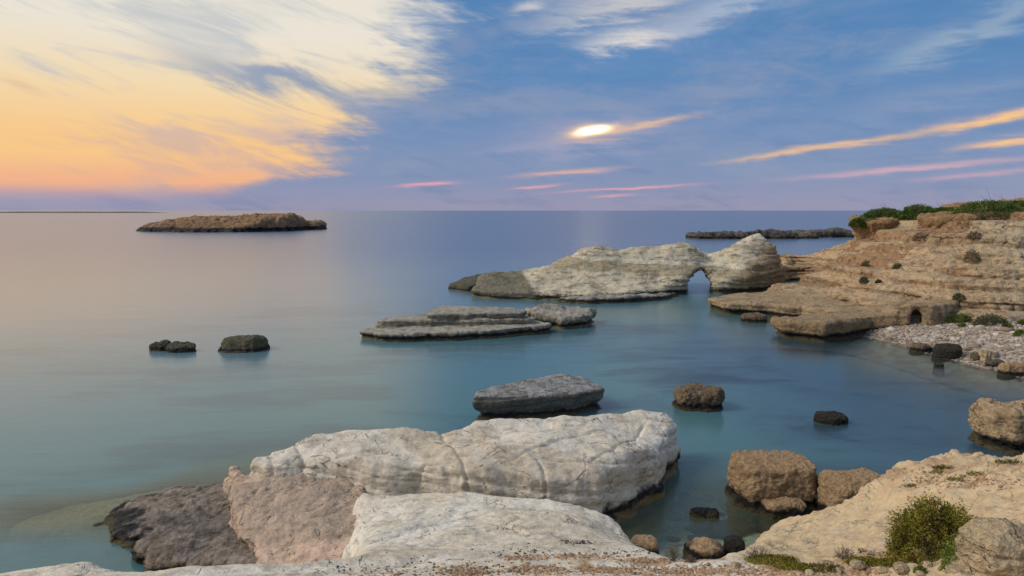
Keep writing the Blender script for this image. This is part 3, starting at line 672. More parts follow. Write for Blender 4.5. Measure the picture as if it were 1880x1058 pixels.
# ------------------------------------------------------------------ rocks in the sea
S = rock('rock_slab', [U(*p) for p in ((447, 864, 1.45), (500, 880, 1.35), (560, 882, 1.3), (600, 885, 1.25), (640, 896, 1.2), (760, 903, 1.2), (900, 912, 1.1), (1060, 922, 1.0), (1110, 936, .5), (1152, 941, 0), (1200, 912, 0), (1236, 852, 0),
                                      (1222, 790, 1.0), (1185, 756, 1.75), (1080, 765, 1.8), (900, 779, 1.9), (815, 797, 1.9), (740, 786, 2.05), (570, 796, 2.0), (530, 822, 1.95), (455, 842, 1.8))],
         [U(*p) for p in ((470, 840, 1.85), (540, 822, 2.0), (575, 800, 2.05), (740, 788, 2.12), (805, 802, 1.9), (900, 780, 2.0), (1080, 766, 1.9), (1180, 758, 1.8), (500, 856, 1.8), (640, 850, 2.0), (740, 850, 1.95), (850, 862, 1.9), (960, 868, 1.8), (1060, 878, 1.6), (1120, 850, 1.75), (1180, 822, 1.6), (1225, 812, 1.3), (900, 825, 2.05), (1080, 815, 1.95))],
         'chalk', res=0.055, zmin=-0.7, k=0.24, edge=0.16, ef=0.9, st=0.15, th=0.36, dip=(0.16, 0.10), st2=0.035, lump=0.12, lf=0.6, fine=0.022, ff=2.0, c=0.5, seed=2, notch=0.06, batter=0.14, bz=1.2, topn=0.07,
         cracks=[[U(px, py, 1.95) for px, py in ln] for ln in (((492, 828), (505, 850), (525, 885)), ((538, 815), (560, 850), (582, 890)), ((805, 795), (835, 835), (880, 880), (900, 915)), ((985, 845), (1025, 880), (1050, 925)), ((850, 842), (940, 845), (1040, 808), (1110, 788)), ((1180, 765), (1165, 790), (1130, 815)), ((620, 842), (690, 836), (760, 845)), ((700, 860), (780, 850), (880, 858), (970, 875)), ((930, 800), (1000, 795), (1075, 780)), ((1000, 840), (1080, 838), (1170, 800), (1215, 800)), ((1040, 890), (1120, 868), (1200, 830)))], cw=0.07, cd=0.09)
tag(S, 'big white rounded rock slab lying across the water in front', 'rock')
o = rock('rock_slope', [U(*p) for p in ((428, 905, .5), (440, 960, .35), (455, 1015, .35), (480, 1050, .5), (600, 1050, 1.0), (690, 1030, 1.2), (690, 960, 1.1), (660, 885, 1.2), (600, 850, 1.4), (520, 850, 1.5), (452, 862, 1.45))],
         [U(*p) for p in ((460, 882, 1.3), (530, 875, 1.42), (590, 885, 1.3), (480, 930, 1.1), (560, 930, 1.2), (625, 940, 1.15), (480, 1000, .85), (560, 990, 1.05), (630, 1000, 1.15), (500, 1035, .75), (600, 1035, 1.1))],
         'pink', res=0.05, k=0.12, edge=0.11, ef=1.0, st=0.14, th=0.22, dip=(-0.12, 0.12), st2=0.05, lump=0.10, lf=1.0, fine=0.06, ff=2.4, c=0.4, seed=6, topn=0.12, flare=0.3)
tag(o, 'pink sloping rock between the dark shore platform and white slabs', 'rock')
o = rock('rock_platform', [U(*p) for p in ((172, 965, 0), (215, 985, 0), (262, 990, 0), (258, 1005, 0), (246, 1035, 0), (330, 1060, 0), (520, 1060, .3), (520, 990, .5), (480, 900, .5), (420, 900, .2), (330, 910, 0), (230, 932, 0))],
         [U(*p) for p in ((190, 962, .1), (240, 950, .28), (330, 925, .32), (420, 915, .5), (330, 975, .42), (420, 970, .6), (280, 1015, .42), (360, 1030, .45), (450, 1020, .6), (255, 975, .25))],
         'platform', res=0.05, k=0.10, edge=0.3, ef=1.0, st=0.2, th=0.18, dip=(-0.08, 0.12), st2=0.05, lump=0.10, lf=1.1, fine=0.07, ff=3, c=0.4, seed=8, topn=0.12, notch=0.1)
tag(o, 'low dark brown wet rock platform at the left water edge', 'rock')
o = rock('rock_block', [U(*p) for p in ((868, 773, 0), (960, 770, 0), (1060, 762, 0), (1106, 751, 0), (1104, 712, .85), (1080, 697, .9), (1030, 690, .9), (960, 703, .95), (905, 714, 1.0), (874, 724, 1.0))],
         [U(*p) for p in ((882, 722, 1.1), (900, 716, 1.1), (960, 706, 1.05), (1035, 691, 1.0), (1090, 704, .9), (890, 735, 1.05), (930, 734, 1.02), (1010, 728, 1.0), (1090, 720, .95))],
         'grey', res=0.05, k=0.10, edge=0.08, ef=0.9, st=0.06, th=0.4, dip=(-0.05, -0.02), lump=0.07, fine=0.03, ff=2.6, c=0.5, seed=3, notch=0.25, topn=0.05)
tag(o, 'flat topped dark grey rock just behind the white slab', 'rock')

# layered rock: three beds on top of each other
e = link('layered_rock', None, loc=U(840, 612, 0)); tag(e, 'long low grey rock of stacked flat beds in mid water', 'rock')
for foot, tops, zmin in ((((662, 621, 0), (700, 627, 0), (800, 627, 0), (900, 622, 0), (1008, 612, 0), (1012, 603, .2), (960, 590, .5), (700, 592, .5), (672, 610, .3)), ((680, 610, .5), (800, 604, .6), (900, 602, .62), (1000, 600, .6), (850, 590, .65), (720, 598, .6)), -0.6),
                         (((698, 600, .6), (790, 600, .6), (900, 598, .62), (985, 594, .62), (975, 584, .9), (800, 578, 1.), (710, 584, 1.)), ((715, 584, 1.05), (800, 582, 1.1), (900, 584, 1.08), (970, 585, 1.0)), 0.3),
                         (((790, 586, 1.1), (860, 585, 1.1), (955, 583, 1.1), (962, 575, 1.3), (940, 566, 1.5), (800, 563, 1.5), (792, 572, 1.3)), ((800, 569, 1.5), (840, 565, 1.55), (900, 568, 1.5), (955, 573, 1.42)), 0.9)):
    rock('bed', [U(*p) for p in foot], [U(*p) for p in tops], 'layer', res=0.07, zmin=zmin, k=0.09, edge=0.26, ef=0.7, st=0.20, th=0.22, dip=(0.0, 0.0), st2=0.03, lump=0.06, fine=0.03, ff=2, c=0.6, seed=zmin + 5, parent=e, topn=0.06, notch=0.12 if zmin < 0 else 0)
o = rock('lumpy_rock', [U(*p) for p in ((968, 590, 0), (985, 600, 0), (1030, 605, 0), (1080, 600, 0), (1093, 588, 0), (1088, 568, 1.0), (1000, 558, 1.5), (970, 572, 1.0))],
         [U(*p) for p in ((975, 571, 1.1), (1000, 561, 1.5), (1040, 568, 1.2), (1080, 572, 1.05), (1010, 582, .9), (1060, 584, .85))], 'layer', res=0.07, k=0.3, edge=0.2, ef=0.8, st=0.05, th=0.3, lump=0.16, lf=0.9, fine=0.05, ff=2.2, c=0.4, seed=12, notch=0.25, topn=0.12)
tag(o, 'rounded lumpy grey rock at the right end of the layered rock', 'rock')

# the arch rock
crest = [(905, 512, 75), (960, 512, 76), (1000, 495, 77), (1040, 480, 77.5), (1075, 462, 78), (1100, 456, 78), (1135, 463, 78), (1165, 459, 78), (1205, 456, 78), (1250, 453, 78), (1276, 457, 78), (1290, 470, 78), (1302, 477, 78), (1330, 466, 78),
         (1354, 450, 78), (1376, 442, 78), (1402, 440, 78), (1411, 455, 77.5), (1416, 480, 77), (1428, 505, 76)]
tops = [D(*p) for p in crest] + [D(px, py + (540 - py) * 0.5, 74.6) for px, py, d in crest[3:-1]] + [D(px, py + 1, 80.3) for px, py, d in crest[2:-1:2]]
tops += [U(*p) for p in ((885, 545, .3), (930, 546, .4), (980, 549, .4), (1040, 548, .5), (1100, 548, .5), (1160, 547, .4), (1220, 540, .4))]
ap = D(1283, 533, 76.5)
arch = rock('arch_rock', [U(*p) for p in ((872, 545, 0), (930, 549, 0), (985, 551, 0), (1060, 553, 0), (1140, 551, 0), (1230, 542, 0), (1262, 539, 0), (1300, 537, 0), (1320, 540, 0), (1380, 537, 0), (1434, 531, 0))] + [D(1432, 500, 83), D(1300, 500, 83), D(1100, 500, 84), D(960, 510, 82), D(890, 515, 79)],
            tops, 'arch', res=0.11, k=0.35, edge=0.4, ef=0.4, st=0.46, th=0.50, dip=(0.05, -0.05), st2=0.16, lump=0.25, lf=0.4, fine=0.05, ff=1.2, c=0.9, seed=7, notch=0.25, topn=0.22, attrs={'soil': lambda V: 0.9 * sstep(-(V[:, 0] - D(985, 530, 74)[0]) - 1.0 * V[:, 2], -2.0, 0.8), 'tan': lambda V: 0.85 * sstep(V[:, 0] - (D(1352, 490, 77)[0] + 1.3 * (V[:, 2] - 2.6)) + 1.2 * fbm(V[:, 0] * .6, V[:, 1] * .6, V[:, 2] * .6, 3), -0.2, 0.7)}, holes=(tunnel((ap[0], ap[1], -0.8), math.atan2(ap[0], ap[1]), 1.85, 3.35, 14.0),))
tag(arch, 'cream white banded rock with a natural arch through it', 'arch rock')
for nm, foot, tp, lab, sd in (('low_rock', ((823, 531, 0), (860, 535, 0), (905, 533, 0), (950, 528, 0), (955, 512, .6), (905, 506, .8), (850, 513, .8)), ((840, 519, .7), (860, 514, 1.0), (905, 507, 1.3), (935, 509, 1.2), (880, 522, .8)), 'low olive rock off the left tip of the arch rock', 15),
                              ('low_ledge', ((1022, 556, 0), (1080, 559, 0), (1160, 556, 0), (1222, 550, 0), (1240, 543, 0), (1180, 542, .3), (1060, 545, .3)), ((1040, 549, .45), (1120, 547, .6), (1180, 544, .7), (1225, 545, .4)), 'flat dark ledge in the water before the arch rock', 16)):
    o = rock(nm, [U(*p) for p in foot], [U(*p) for p in tp], 'olive' if sd == 15 else 'layer', res=0.1, k=0.25, edge=0.25, ef=0.5, st=0.08, th=0.35, lump=0.12, fine=0.05, ff=2, seed=sd, topn=0.1)
    tag(o, lab, 'rock')

# island, reefs and the far coast
isl = [(262, 423, 292), (292, 414, 294), (322, 411, 296), (346, 403, 297), (375, 402, 298), (400, 404, 298), (430, 402, 298), (458, 399, 299), (500, 398, 300), (545, 397.5, 300), (570, 404, 299), (588, 416, 297)]
o = rock('rocky_island', [U(*p) for p in ((256, 424.6, 0), (330, 427, 0), (420, 426.6, 0), (520, 425, 0), (594, 419.5, 0))] + [D(590, 410, 320), D(480, 410, 326), D(300, 410, 318)],
         [D(*p) for p in isl] + [D(px, py + 11, 291) for px, py, d in isl[2:-1]] + [D(px, py + 1, 312) for px, py, d in isl[1::2]], 'island', res=0.5, zmin=-1.5, k=1.2, edge=0.9, ef=0.1, st=0.8, th=1.3, lump=0.7, lf=0.22, fine=1.1, ff=0.35, c=3, seed=13, topn=1.0, pit=0.7, pf=0.5)
tag(o, 'brown rocky island far out on the left', 'island')
for foot, tp, d, lab, sd in (((1282, 1330, 1400, 1462), (428, 428, 427.5, 430), 216, 'dark flat reef beyond the arch rock', 21), ((1464, 1500, 1540, 1568), (430, 426, 425.5, 428), 228, 'thin dark reef reaching to the headland', 22), ((1472, 1490, 1510), (431.5, 431, 431.5), 217, 'small dark rock beside the flat reef', 23)):
    f = [D(px, 440, d) for px in foot] ; f = [np.array((p[0], d + (0 if i % 2 else 1.5), 0)) for i, p in enumerate(f)]
    f += [p + np.array((0, 9.0 if sd != 23 else 4, 0)) for p in f[::-1]]
    tp_ = [D(px, py, d + 4) for px, py in zip(foot, tp)]
    o = rock('reef', f, tp_, 'reef', res=0.35, zmin=-1.2, k=0.7, edge=1.8, ef=0.15, lump=0.5, lf=0.2, fine=0.5, ff=0.5, c=2, seed=sd, topn=1.5, pit=0.25, pf=0.8, st=0.3, th=0.8)
    tag(o, lab, 'reef')
fx = np.linspace(-2100, -1290, 120); prof = 4.5 + 2.0 * fbm(fx * 0.006, fx * 0, 3.0, 4); prof *= sstep(fx, -1290, -1420)
Vc = np.concatenate([np.stack((fx, fx * 0 + 2480, fx * 0 - 1), 1), np.stack((fx, fx * 0 + 2500, prof), 1), np.stack((fx, fx * 0 + 2620, prof * 0.9), 1), np.stack((fx, fx * 0 + 2650, fx * 0 - 1), 1)])
n = len(fx); Qc = np.concatenate([np.stack((np.arange(n - 1) + k * n, np.arange(n - 1) + 1 + k * n, np.arange(n - 1) + 1 + (k + 1) * n, np.arange(n - 1) + (k + 1) * n), 1) for k in range(3)])
tag(link('far_coast', make_mesh('far_coast', Vc, Qc), M['reef']), 'thin dark strip of far coast on the horizon at left', kind='structure')

# single boulders
boulder('boulder', 1243, 1334, 708, 756, 'brown', 'rough brown boulder standing alone in the bay', seed=31, depth=0.8, pit=0.07, pf=4.0, notch=0.1, topn=0.12)
boulder('boulder', 1506, 1564, 757, 781, 'black', 'small black wet rock in the middle of the bay', seed=32, depth=0.8, sq=0.0, pit=0.05, pf=5, topn=0.1)
boulder('boulder', 1360, 1516, 838, 938, 'tan', 'big square rough tan block standing in the inlet', seed=33, depth=0.8, sq=1.25, flat=0.93, k=0.07, lump=0.05, pit=0.05, pf=6, notch=0.12, edge=0.06, batter=0.12)
boulder('boulder', 1410, 1484, 913, 952, 'tan', 'small tan boulder leaning on the big square block', seed=34, depth=0.7, pit=0.02, pf=5)
boulder('boulder', 1530, 1645, 866, 935, 'tan', 'rough reddish boulder half hidden behind the right clifftop', seed=35, depth=0.8, zb=0.5, pit=0.05, pf=5)
boulder('boulder', 1836, 1990, 736, 834, 'ledge', 'yellowish boulder with black foot at the right picture edge', seed=36, depth=0.8, sq=0.6, notch=0.2, st=0.1, th=0.5)
boulder('boulder', 1274, 1323, 935, 951, 'brown', 'flat brown rock barely above the clear inlet water', seed=37, depth=0.5, sq=0.2, pit=0.03, pf=5)
boulder('boulder', 1334, 1369, 984, 1018, 'black', 'black wet rock at the foot of the tan slope', seed=38, depth=0.8, pit=0.02, pf=6)
boulder('boulder', 1266, 1336, 994, 1034, 'tan', 'pale tan boulder at the inlet end beside the dead shrub', seed=39, depth=0.8, pit=0.02, pf=6)
boulder('boulder', 1160, 1215, 985, 1030, 'tan', 'tan boulder wedged against the white lower slab', seed=40, depth=0.9, pit=0.02, pf=6, sq=.3)
boulder('boulder', 268, 310, 629, 645, 'olive', 'jagged dark rock, left one of a pair in open water', seed=41, depth=0.6, sq=-0.2, topn=0.4, k=0.15, pit=0.05, pf=3)
boulder('boulder', 298, 351, 632, 648, 'olive', 'low dark rock touching the jagged rock in open water', seed=42, depth=0.6, sq=-0.2, topn=0.35, k=0.15, pit=0.05, pf=3)
boulder('boulder', 401, 480, 617, 647, 'olive', 'squat olive block rock alone in the open water', seed=43, depth=0.7, sq=0.5, k=0.25, lump=0.12, batter=0.25, topn=0.12, pit=0.03, pf=2.5)
boulder('boulder', 1365, 1412, 575, 593, 'brown', 'small dark rock off the tip of the stepped ledge', seed=44, depth=0.7, sq=0.3)
boulder('boulder', 1680, 1714, 631, 648, 'brown', 'dark brown boulder lying at the beach water edge', seed=45, depth=0.8, sq=0.3)
boulder('boulder', 1726, 1772, 631, 660, 'black', 'largest dark boulder at the beach water edge', seed=46, depth=0.8, sq=0.4)
boulder('boulder', 1790, 1814, 648, 667, 'olive', 'olive brown boulder at the beach edge beside the shingle', seed=47, depth=0.8)
boulder('boulder', 1818, 1848, 660, 677, 'olive', 'low olive boulder at the beach edge near the picture side', seed=48, depth=0.7)
boulder('boulder', 1846, 1882, 664, 692, 'tan', 'yellowish shore boulder where the beach meets the picture edge', seed=53, depth=0.8)
boulder('boulder', 1776, 1794, 640, 652, 'brown', 'small brown boulder on the shingle right of the largest dark one', seed=54, zb=0.12)
boulder('boulder', 1806, 1838, 640, 660, 'cream', 'pale boulder on the shingle near the olive shore boulders', seed=55, zb=0.3)
boulder('boulder', 1720, 1735, 666, 674, 'black', 'tiny black rock off the beach', seed=49)
boulder('boulder', 1711, 1730, 639, 648, 'brown', 'small brown rock between the two dark beach boulders', seed=50)
c0 = hit(TOP_T, 1845, 1057)
boulder('boulder', 1795, 1960, 952, 1075, 'cream', 'cracked pale boulder in the bottom right corner', seed=51, zb=float(c0[2]) - 0.05, depth=0.7, sq=0.5, st=0.06, th=0.22, pit=0.03, pf=6, topn=0.08, cracks=[[U(px, py, 5.1) for px, py in ln] for ln in (((1820, 960), (1835, 985), (1850, 1030)), ((1870, 955), (1860, 990), (1850, 1010)), ((1810, 990), (1835, 995), (1880, 985)))], cw=0.03, cd=0.05)
boulder('boulder', 1757, 1850, 1040, 1085, 'cream', 'low smooth pale stone before the cracked corner boulder', seed=52, zb=float(c0[2]) - 0.15, depth=0.7, sq=0.3)

# ------------------------------------------------------------------ plants
def leaf_mesh(name, P, outw, size, var, rs, asp=0.45):
    n = len(P)
    d = outw + rs.normal(size=(n, 3)) * 0.75; d /= np.linalg.norm(d, axis=1, keepdims=True)
    s = np.cross(d, rs.normal(size=(n, 3))); s /= np.linalg.norm(s, axis=1, keepdims=True)
    L = (size * rs.uniform(0.6, 1.3, n))[:, None]
    V = np.stack((P, P + d * L * 0.5 + s * L * asp * 0.5, P + d * L, P + d * L * 0.5 - s * L * asp * 0.5), 1).reshape(-1, 3)
    me = make_mesh(name, V, np.arange(4 * n).reshape(-1, 4), False)
    attr(me, 'var', np.repeat(np.clip(var, 0, 1), 4))
    return me
def tubes(name, segs, sides=4):
    V, Q = [], []
    for p, q, r0, r1 in segs:
        p, q = np.asarray(p, float), np.asarray(q, float); d = q - p; d = d / (np.linalg.norm(d) + 1e-9)
        a = np.cross(d, (0.3, 0.9, 0.2)); a /= np.linalg.norm(a); b = np.cross(d, a); k = len(V)
        for c, r in ((p, r0), (q, r1)):
            for i in range(sides): an = 2 * math.pi * i / sides; V.append(c + a * r * math.cos(an) + b * r * math.sin(an))
        for i in range(sides): j = (i + 1) % sides; Q.append((k + i, k + j, k + sides + j, k + sides + i))
    return make_mesh(name, np.array(V), np.array(Q))
def bush(name, base, w, dp, h, n, size, mat, label, cat='bush', seed=1, stems=8, group=None, thick=0.01, bare=0.0, clump=2.6, soft=0.42):
    rs = np.random.RandomState(seed)
    e = link(name, None, loc=base); tag(e, label, cat, group)
    d = rs.normal(size=(n, 3)); d[:, 2] = np.abs(d[:, 2]) * 1.0 - 0.12; d /= np.linalg.norm(d, axis=1, keepdims=True)
    cl = fbm(d[:, 0] * clump + seed, d[:, 1] * clump, d[:, 2] * clump, 3)
    r = (rs.uniform(0.25, 1, n) ** 0.33) * (1 + soft * cl)
    P = d * r[:, None] * np.array((w / 2, dp / 2, h))
    P[:, 2] = np.maximum(P[:, 2], -0.03 * h)
    keep = rs.uniform(size=n) > bare * (cl < 0)
    P, d, cl, r = P[keep], d[keep], cl[keep], r[keep]
    var = 0.45 + 1.3 * cl + rs.normal(size=len(P)) * 0.22
    link('foliage', leaf_mesh('foliage', P, d, size, var, rs), M[mat], e)
    sg = []
    for i in range(stems):
        t = rs.normal(size=3); t[2] = abs(t[2]) + 0.3; t /= np.linalg.norm(t)
        tip = t * np.array((w / 2, dp / 2, h)) * 0.92; mid = tip * 0.5 + rs.normal(size=3) * 0.05 * w
        sg += [((0, 0, -0.05 * h), mid, thick, thick * 0.7), (mid, tip, thick * 0.7, thick * 0.25)]
        for q in range(3):
            sg.append((mid, mid + (tip - mid) * 0.8 + rs.normal(size=3) * 0.14 * w, thick * 0.5, thick * 0.2))
    link('branches', tubes('branches', sg), M['twig'], e)
    return e
for px, py, w, h, lab, sd in ((1628, 397, 66, 20, 'bright green cushion bush on the left edge of the clifftop', 1), (1652, 398, 48, 14, 'small green cushion bush beside the leftmost clifftop bush', 2), (1690, 398, 62, 28, 'dark rounded bush in the notch of the cliff edge', 3),
                              (1738, 391, 56, 16, 'low green bush between the two big clifftop bushes', 4), (1818, 391, 104, 30, 'largest green bush sprawling on the clifftop', 5), (1872, 383, 70, 20, 'green bush at the right end of the clifftop', 6),
                              (1582, 412, 30, 14, 'dark bush hanging on the orange cap rock edge', 7), (1612, 415, 44, 15, 'green bush on the face of the orange cap rock', 8)):
    p = hit(HEAD_T, px, py + 3)
    if p is None or p[1] > 85: p = D(px, py, 68.0)
    if sd in (7, 8): p = D(px, py, 68.6)
    sc_ = p[1] / FPX
    bush('cliff_bush', p - np.array((0, -0.4, 0.15)), w * sc_ * 1.2, w * sc_ * 0.8, h * sc_ * 0.98, 8000 if w > 50 else 4200, 0.15, 'leaf_cap', lab, seed=sd, thick=0.03, group='bushes along the clifftop', soft=0.22)
for px, py, w, h, lab, sd in ((1783, 480, 26, 26, 'grey green shrub in the gully of the cliff face', 11), (1591, 488, 20, 10, 'small shrub on the talus slope left of its twin', 12), (1648, 493, 17, 11, 'small shrub on the talus right of its twin', 13), (1760, 549, 20, 13, 'round shrub low on the layered cliff face', 14),
                              (1501, 529, 16, 8, 'tiny shrub on the stepped ledge', 15), (1586, 517, 14, 10, 'tiny dark shrub below the talus slope', 16), (1613, 519, 10, 7, 'tiniest shrub below the talus slope', 17), (1690, 440, 26, 14, 'dry shrub under the notch of the cliff edge', 18), (1790, 436, 24, 12, 'dry brown shrub high on the right slope', 19)):
    p = hit(HEAD_T, px, py)
    if p is None: continue
    sc_ = p[1] / FPX
    bush('cliff_shrub', p - np.array((0, 0, 0.08)), w * sc_, w * sc_, h * sc_, 900, 0.11, 'leaf_grey' if sd < 18 else 'leaf_dry', lab, 'shrub', seed=sd, thick=0.012, group='shrubs on the cliff face')
for px, py, w, h, lab, sd, mt in ((1768, 592, 62, 17, 'dark green shrub along the top of the beach', 21, 'leaf_cap'), (1818, 596, 64, 20, 'olive shrub in the middle of the beach top', 22, 'leaf_grey'), (1766, 600, 16, 7, 'small green plant on the shingle before the shrubs', 23, 'leaf_green'),
                                  (1849, 602, 18, 9, 'small round green plant right of the beach shrubs', 24, 'leaf_cap'), (1872, 616, 22, 12, 'fresh green plant at the right beach edge', 25, 'leaf_green'), (1876, 597, 18, 10, 'dark green plant under the cliff at the right edge', 26, 'leaf_cap')):
    p = hit(BEACH_T, px, py)
    if p is None: continue
    sc_ = p[1] / FPX
    bush('beach_shrub', p - np.array((0, 0, 0.05)), w * sc_, w * sc_ * 0.5, h * sc_, 2600 if w > 30 else 900, 0.11, mt, lab, 'shrub', seed=sd, thick=0.012, group='shrubs at the top of the beach')
# the bush in the foreground
p = hit(TOP_T, 1718, 1018); sc_ = p[1] / FPX
bush('olive_bush', p - np.array((0, 0, 0.06)), 164 * sc_, 150 * sc_, 116 * sc_, 27000, 0.036, 'leaf_olive', 'round olive green bush on the tan clifftop', seed=31, stems=40, thick=0.008, clump=3.4, bare=0.12)
p = hit(TOP_T, 1765, 1040); sc_ = p[1] / FPX
bush('green_bush', p - np.array((0, 0, 0.04)), 66 * sc_, 60 * sc_, 66 * sc_, 2600, 0.034, 'leaf_green', 'fresh green shoots at the right foot of the round olive bush', 'plant', seed=32, stems=24, thick=0.006, bare=0.5)
p = hit(TOP_T, 1672, 1010); sc_ = p[1] / FPX
bush('dry_bush', p - np.array((0, 0, 0.04)), 60 * sc_, 60 * sc_, 76 * sc_, 700, 0.03, 'leaf_dry', 'dry grey twigs on the left flank of the round olive bush', 'plant', seed=33, stems=60, thick=0.005, bare=0.5)
for px, py, w, h, lab, sd in ((1236, 1030, 40, 36, 'dead dark shrub on the lip above the inlet', 41), (1268, 1032, 24, 14, 'low dead twigs right of the dead shrub', 42), (1550, 1026, 44, 30, 'dry brown tuft among the clifftop stones', 43), (1390, 1024, 50, 26, 'dry grey tuft beside the green moss', 44), (1690, 1050, 24, 14, 'tiny dark green plant among the stones below the bush', 45)):
    p = hit(TOP_T, px, py)
    if p is None: continue
    sc_ = p[1] / FPX
    bush('dry_shrub', p - np.array((0, 0, 0.02)), w * sc_, w * sc_ * 0.8, h * sc_, 380 if sd != 45 else 700, 0.022, 'leaf_dry' if sd != 45 else 'leaf_cap', lab, 'shrub', seed=sd, stems=36, thick=0.004, bare=0.3)
# moss mats
rs = np.random.RandomState(5); PP = []; VV = []
for px, py, rx, ry, n in ((1415, 1030, 48, 9, 2600), (1455, 1042, 36, 7, 1500), (1585, 1034, 34, 8, 1600), (1625, 1036, 30, 7, 1300), (1500, 1046, 44, 8, 1200), (1720, 868, 12, 3, 200), (1752, 882, 16, 3, 260), (1672, 893, 11, 3, 200), (1790, 872, 14, 3, 240), (1850, 850, 26, 4, 400), (1730, 860, 18, 4, 300)):
    for k in range(n):
        a, r = rs.uniform(0, 6.283), rs.uniform() ** 0.5
        q = hit(TOP_T, px + rx * r * math.cos(a) + rs.normal() * 3, py + ry * r * math.sin(a))
        if q is not None: PP.append(q + np.array((0, 0, rs.uniform(0, 0.035)))); VV.append(0.4 + 0.35 * math.sin(px * 3.3) + rs.normal() * 0.25)
PP = np.array(PP); up = np.tile(np.array((0, 0, 0.8)), (len(PP), 1))
tag(link('moss', leaf_mesh('moss', PP, up, 0.03, np.array(VV), rs), M['leaf_olive']), 'low green and brown moss mats on the clifftop', 'moss', kind='stuff')

# ------------------------------------------------------------------ loose stones
def ico():
    t = (1 + 5 ** 0.5) / 2
    v = np.array([(-1, t, 0), (1, t, 0), (-1, -t, 0), (1, -t, 0), (0, -1, t), (0, 1, t), (0, -1, -t), (0, 1, -t), (t, 0, -1), (t, 0, 1), (-t, 0, -1), (-t, 0, 1)], float); v /= np.linalg.norm(v[0])
    f = np.array([(0, 11, 5), (0, 5, 1), (0, 1, 7), (0, 7, 10), (0, 10, 11), (1, 5, 9), (5, 11, 4), (11, 10, 2), (10, 7, 6), (7, 1, 8), (3, 9, 4), (3, 4, 2), (3, 2, 6), (3, 6, 8), (3, 8, 9), (4, 9, 5), (2, 4, 11), (6, 2, 10), (8, 6, 7), (9, 8, 1)])
    return v, f
IV, IF = ico()
def stones(name, P, size, mat, rs, flat=0.6, var=None, spread=0.35):
    n = len(P); sz = size * rs.lognormal(0, spread, n)
    v = IV[None] * rs.uniform(0.7, 1.25, (n, 12, 1)) * (sz[:, None, None] * np.stack((rs.uniform(.8, 1.4, n), rs.uniform(.7, 1.1, n), np.full(n, flat)), 1)[:, None, :])
    a = rs.uniform(0, 6.283, n); ca, sa = np.cos(a)[:, None], np.sin(a)[:, None]
    v = np.stack((v[..., 0] * ca - v[..., 1] * sa, v[..., 0] * sa + v[..., 1] * ca, v[..., 2]), -1) + np.asarray(P)[:, None, :]
    me = make_mesh(name, v.reshape(-1, 3), (IF[None] + 12 * np.arange(n)[:, None, None]).reshape(-1, 3), True)
    attr(me, 'var', np.repeat(rs.uniform(size=n) if var is None else var, 12))
    return link(name, me, M[mat])
def scatter(tree, spots, rs):
    out = []
    for px, py, rx, ry, n in spots:
        for k in range(n):
            q = hit(tree, px + rs.normal() * rx * 0.55, py + rs.normal() * ry * 0.55)
            if q is not None: out.append(q)
    return np.array(out)
rs = np.random.RandomState(8)
G = scatter(TOP_T, ((850, 1050, 46, 9, 420), (960, 1025, 40, 6, 160), (990, 1047, 60, 8, 420), (1060, 1022, 70, 5, 240), (1130, 1048, 60, 8, 420), (1180, 1030, 60, 5, 200), (1250, 1050, 60, 8, 420), (1330, 1050, 60, 8, 380), (1440, 1052, 70, 8, 300), (1560, 1050, 70, 9, 260), (700, 1052, 60, 6, 60), (1620, 1020, 60, 10, 160), (1800, 880, 70, 18, 220), (1700, 880, 60, 18, 160)), rs)
tag(stones('gravel', G, 0.020, 'gravel', rs), 'brown gravel strewn over the white clifftop', 'gravel', kind='stuff')
G = scatter(TOP_T, ((1060, 996, 26, 4, 130), (960, 1010, 60, 10, 50), (820, 1040, 160, 12, 90), (1150, 1015, 60, 8, 70), (640, 1045, 80, 8, 30), (1250, 1045, 60, 8, 50)), rs)
tag(stones('dark_gravel', G, 0.017, 'dark_gravel', rs), 'small dark stones dotted over the white clifftop', 'gravel', kind='stuff')
G = []
for k in range(15000):
    x_, y_ = rs.uniform(23, 47), rs.uniform(33, 50)
    if abs(x_ / y_) < 0.80: G.append((x_, y_))
G = np.array(G); Z = rbf(BL, G[:, 0], G[:, 1], 1.0, 1e-3) + 0.07 * fbm(G[:, 0] * 0.9, G[:, 1] * 0.9, 3, 4)
ok = Z > -0.15; G = np.column_stack((G, Z + 0.03))[ok]
tag(stones('shingle', G, 0.06, 'shingle', rs, spread=0.6, var=np.clip(rs.beta(0.9, 2.2, len(G)) * sstep(G[:, 2], 0.1, 0.5) + 0.15 * rs.uniform(size=len(G)), 0, 1)), 'pinkish grey pebbles covering the beach', 'pebbles', kind='stuff')
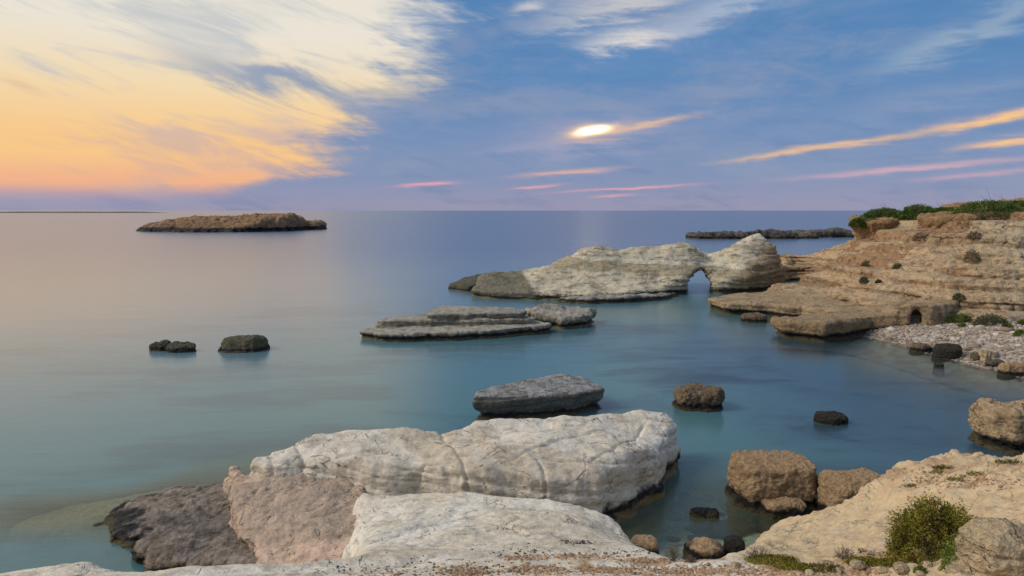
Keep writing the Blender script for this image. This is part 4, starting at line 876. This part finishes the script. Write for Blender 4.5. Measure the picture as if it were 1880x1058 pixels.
# stones big enough to tell apart on the clifftop
STONE = ['largest loose pale stone on the clifftop near the dry brown tuft', 'pale stone right of the largest loose stone', 'pale stone left of the olive bush foot', 'stone at the foot of the olive bush, left of the tiny plant', 'stone just right of the tiny dark green plant',
         'small stone second right of the tiny dark green plant', 'stone just left of the tiny dark green plant', 'small stone behind the largest loose stone', 'pale stone left of the largest loose stone', 'small stone on the moss left of the dry brown tuft', 'stone in the gravel at the bottom below the moss',
         'small stone below the fresh green shoots', 'stone at the bottom edge below the tiny green plant', 'small stone up the tan slope left of the olive bush', 'smallest stone up the tan slope above the dry brown tuft', 'stone below the dry grey tuft', 'small stone left of the dry grey tuft', 'tiny stone on the white lip above the inlet']
k = 0
for px, py, w in ((1575, 1045, 60), (1620, 1052, 34), (1640, 1020, 30), (1668, 1030, 26), (1702, 1040, 24), (1725, 1046, 18), (1655, 1048, 28), (1600, 1022, 22), (1540, 1052, 30), (1520, 1036, 20), (1488, 1056, 24), (1740, 1052, 20), (1690, 1056, 22), (1630, 1004, 18), (1580, 1012, 16), (1385, 1050, 22), (1350, 1040, 18), (1300, 1038, 14)):
    q = hit(TOP_T, px, py)
    if q is None: continue
    r = w * q[1] / FPX / 2; o = stones('stone', np.array([(0, 0, r * 0.25)]), r, 'cream', np.random.RandomState(60 + k), 0.6); k += 1
    sb = o.modifiers.new('round', 'SUBSURF'); sb.levels = sb.render_levels = 2
    o.location = q; tag(o, STONE[k - 1], 'stone', 'loose stones on the clifftop')
k = 0
for px, py, w in ((1225, 868, 30), (1255, 880, 36), (1210, 900, 34), (1270, 905, 40), (1300, 890, 30), (1240, 930, 44), (1215, 955, 36), (1262, 958, 40), (1300, 968, 34), (1235, 980, 30), (1325, 930, 36), (1340, 965, 34), (1285, 985, 26), (1190, 935, 30), (1380, 960, 36), (1355, 985, 26)):
    q = U(px, py, -0.3); q[2] = -float(depth_at(np.array(q[0]), np.array(q[1]))) * 0.55 - 0.12
    r = w * q[1] / FPX / 2; o = stones('submerged_stone', np.array([(0, 0, 0)]), r, 'tan', np.random.RandomState(90 + k), 0.45); k += 1
    sb = o.modifiers.new('round', 'SUBSURF'); sb.levels = sb.render_levels = 2
    o.location = q; tag(o, 'stone lying under the clear water of the inlet', 'stone', 'stones under the inlet water')

# weathered pallet standing in the cave
e = link('wooden_pallet', None, loc=cave_p + np.array((0.35, 0.75, 0.0))); tag(e, 'grey weathered wooden pallet leaning inside the arched cave', 'pallet'); e.rotation_euler = (math.radians(-18), 0, -0.45)
def box(name, x0, x1, y0, y1, z0, z1, mat, parent):
    v = np.array([(x, y, z) for x in (x0, x1) for y in (y0, y1) for z in (z0, z1)], float)
    f = np.array([(0, 1, 3, 2), (4, 6, 7, 5), (0, 4, 5, 1), (2, 3, 7, 6), (0, 2, 6, 4), (1, 5, 7, 3)])
    return link(name, make_mesh(name, v, f, False), M[mat], parent)
for i in range(6): box('slat', -0.36 + i * 0.13, -0.28 + i * 0.13, -0.02, 0.0, 0, 0.6, 'wood', e)
for i in range(3): box('rail', -0.38, 0.40, 0.003, 0.06, 0.03 + i * 0.24, 0.11 + i * 0.24, 'wood', e)

# shallow shelf under water in front of the dark platform
o = rock('submerged_shelf', [U(*p) for p in ((40, 965, -.3), (110, 975, -.3), (180, 970, -.3), (260, 960, -.3), (420, 920, -.3), (440, 900, -.3), (330, 905, -.3), (200, 925, -.3), (90, 940, -.3))], [U(*p) for p in ((60, 958, -.35), (150, 950, -.16), (250, 930, -.10), (380, 910, -.06))],
         'shelf', res=0.08, zmin=-1.6, k=0.15, edge=0.3, ef=0.9, lump=0.05, fine=0.04, ff=2, seed=61, topn=0.06, flare=0.3)
tag(o, 'yellowish rock shelf just under the water at left', 'rock')
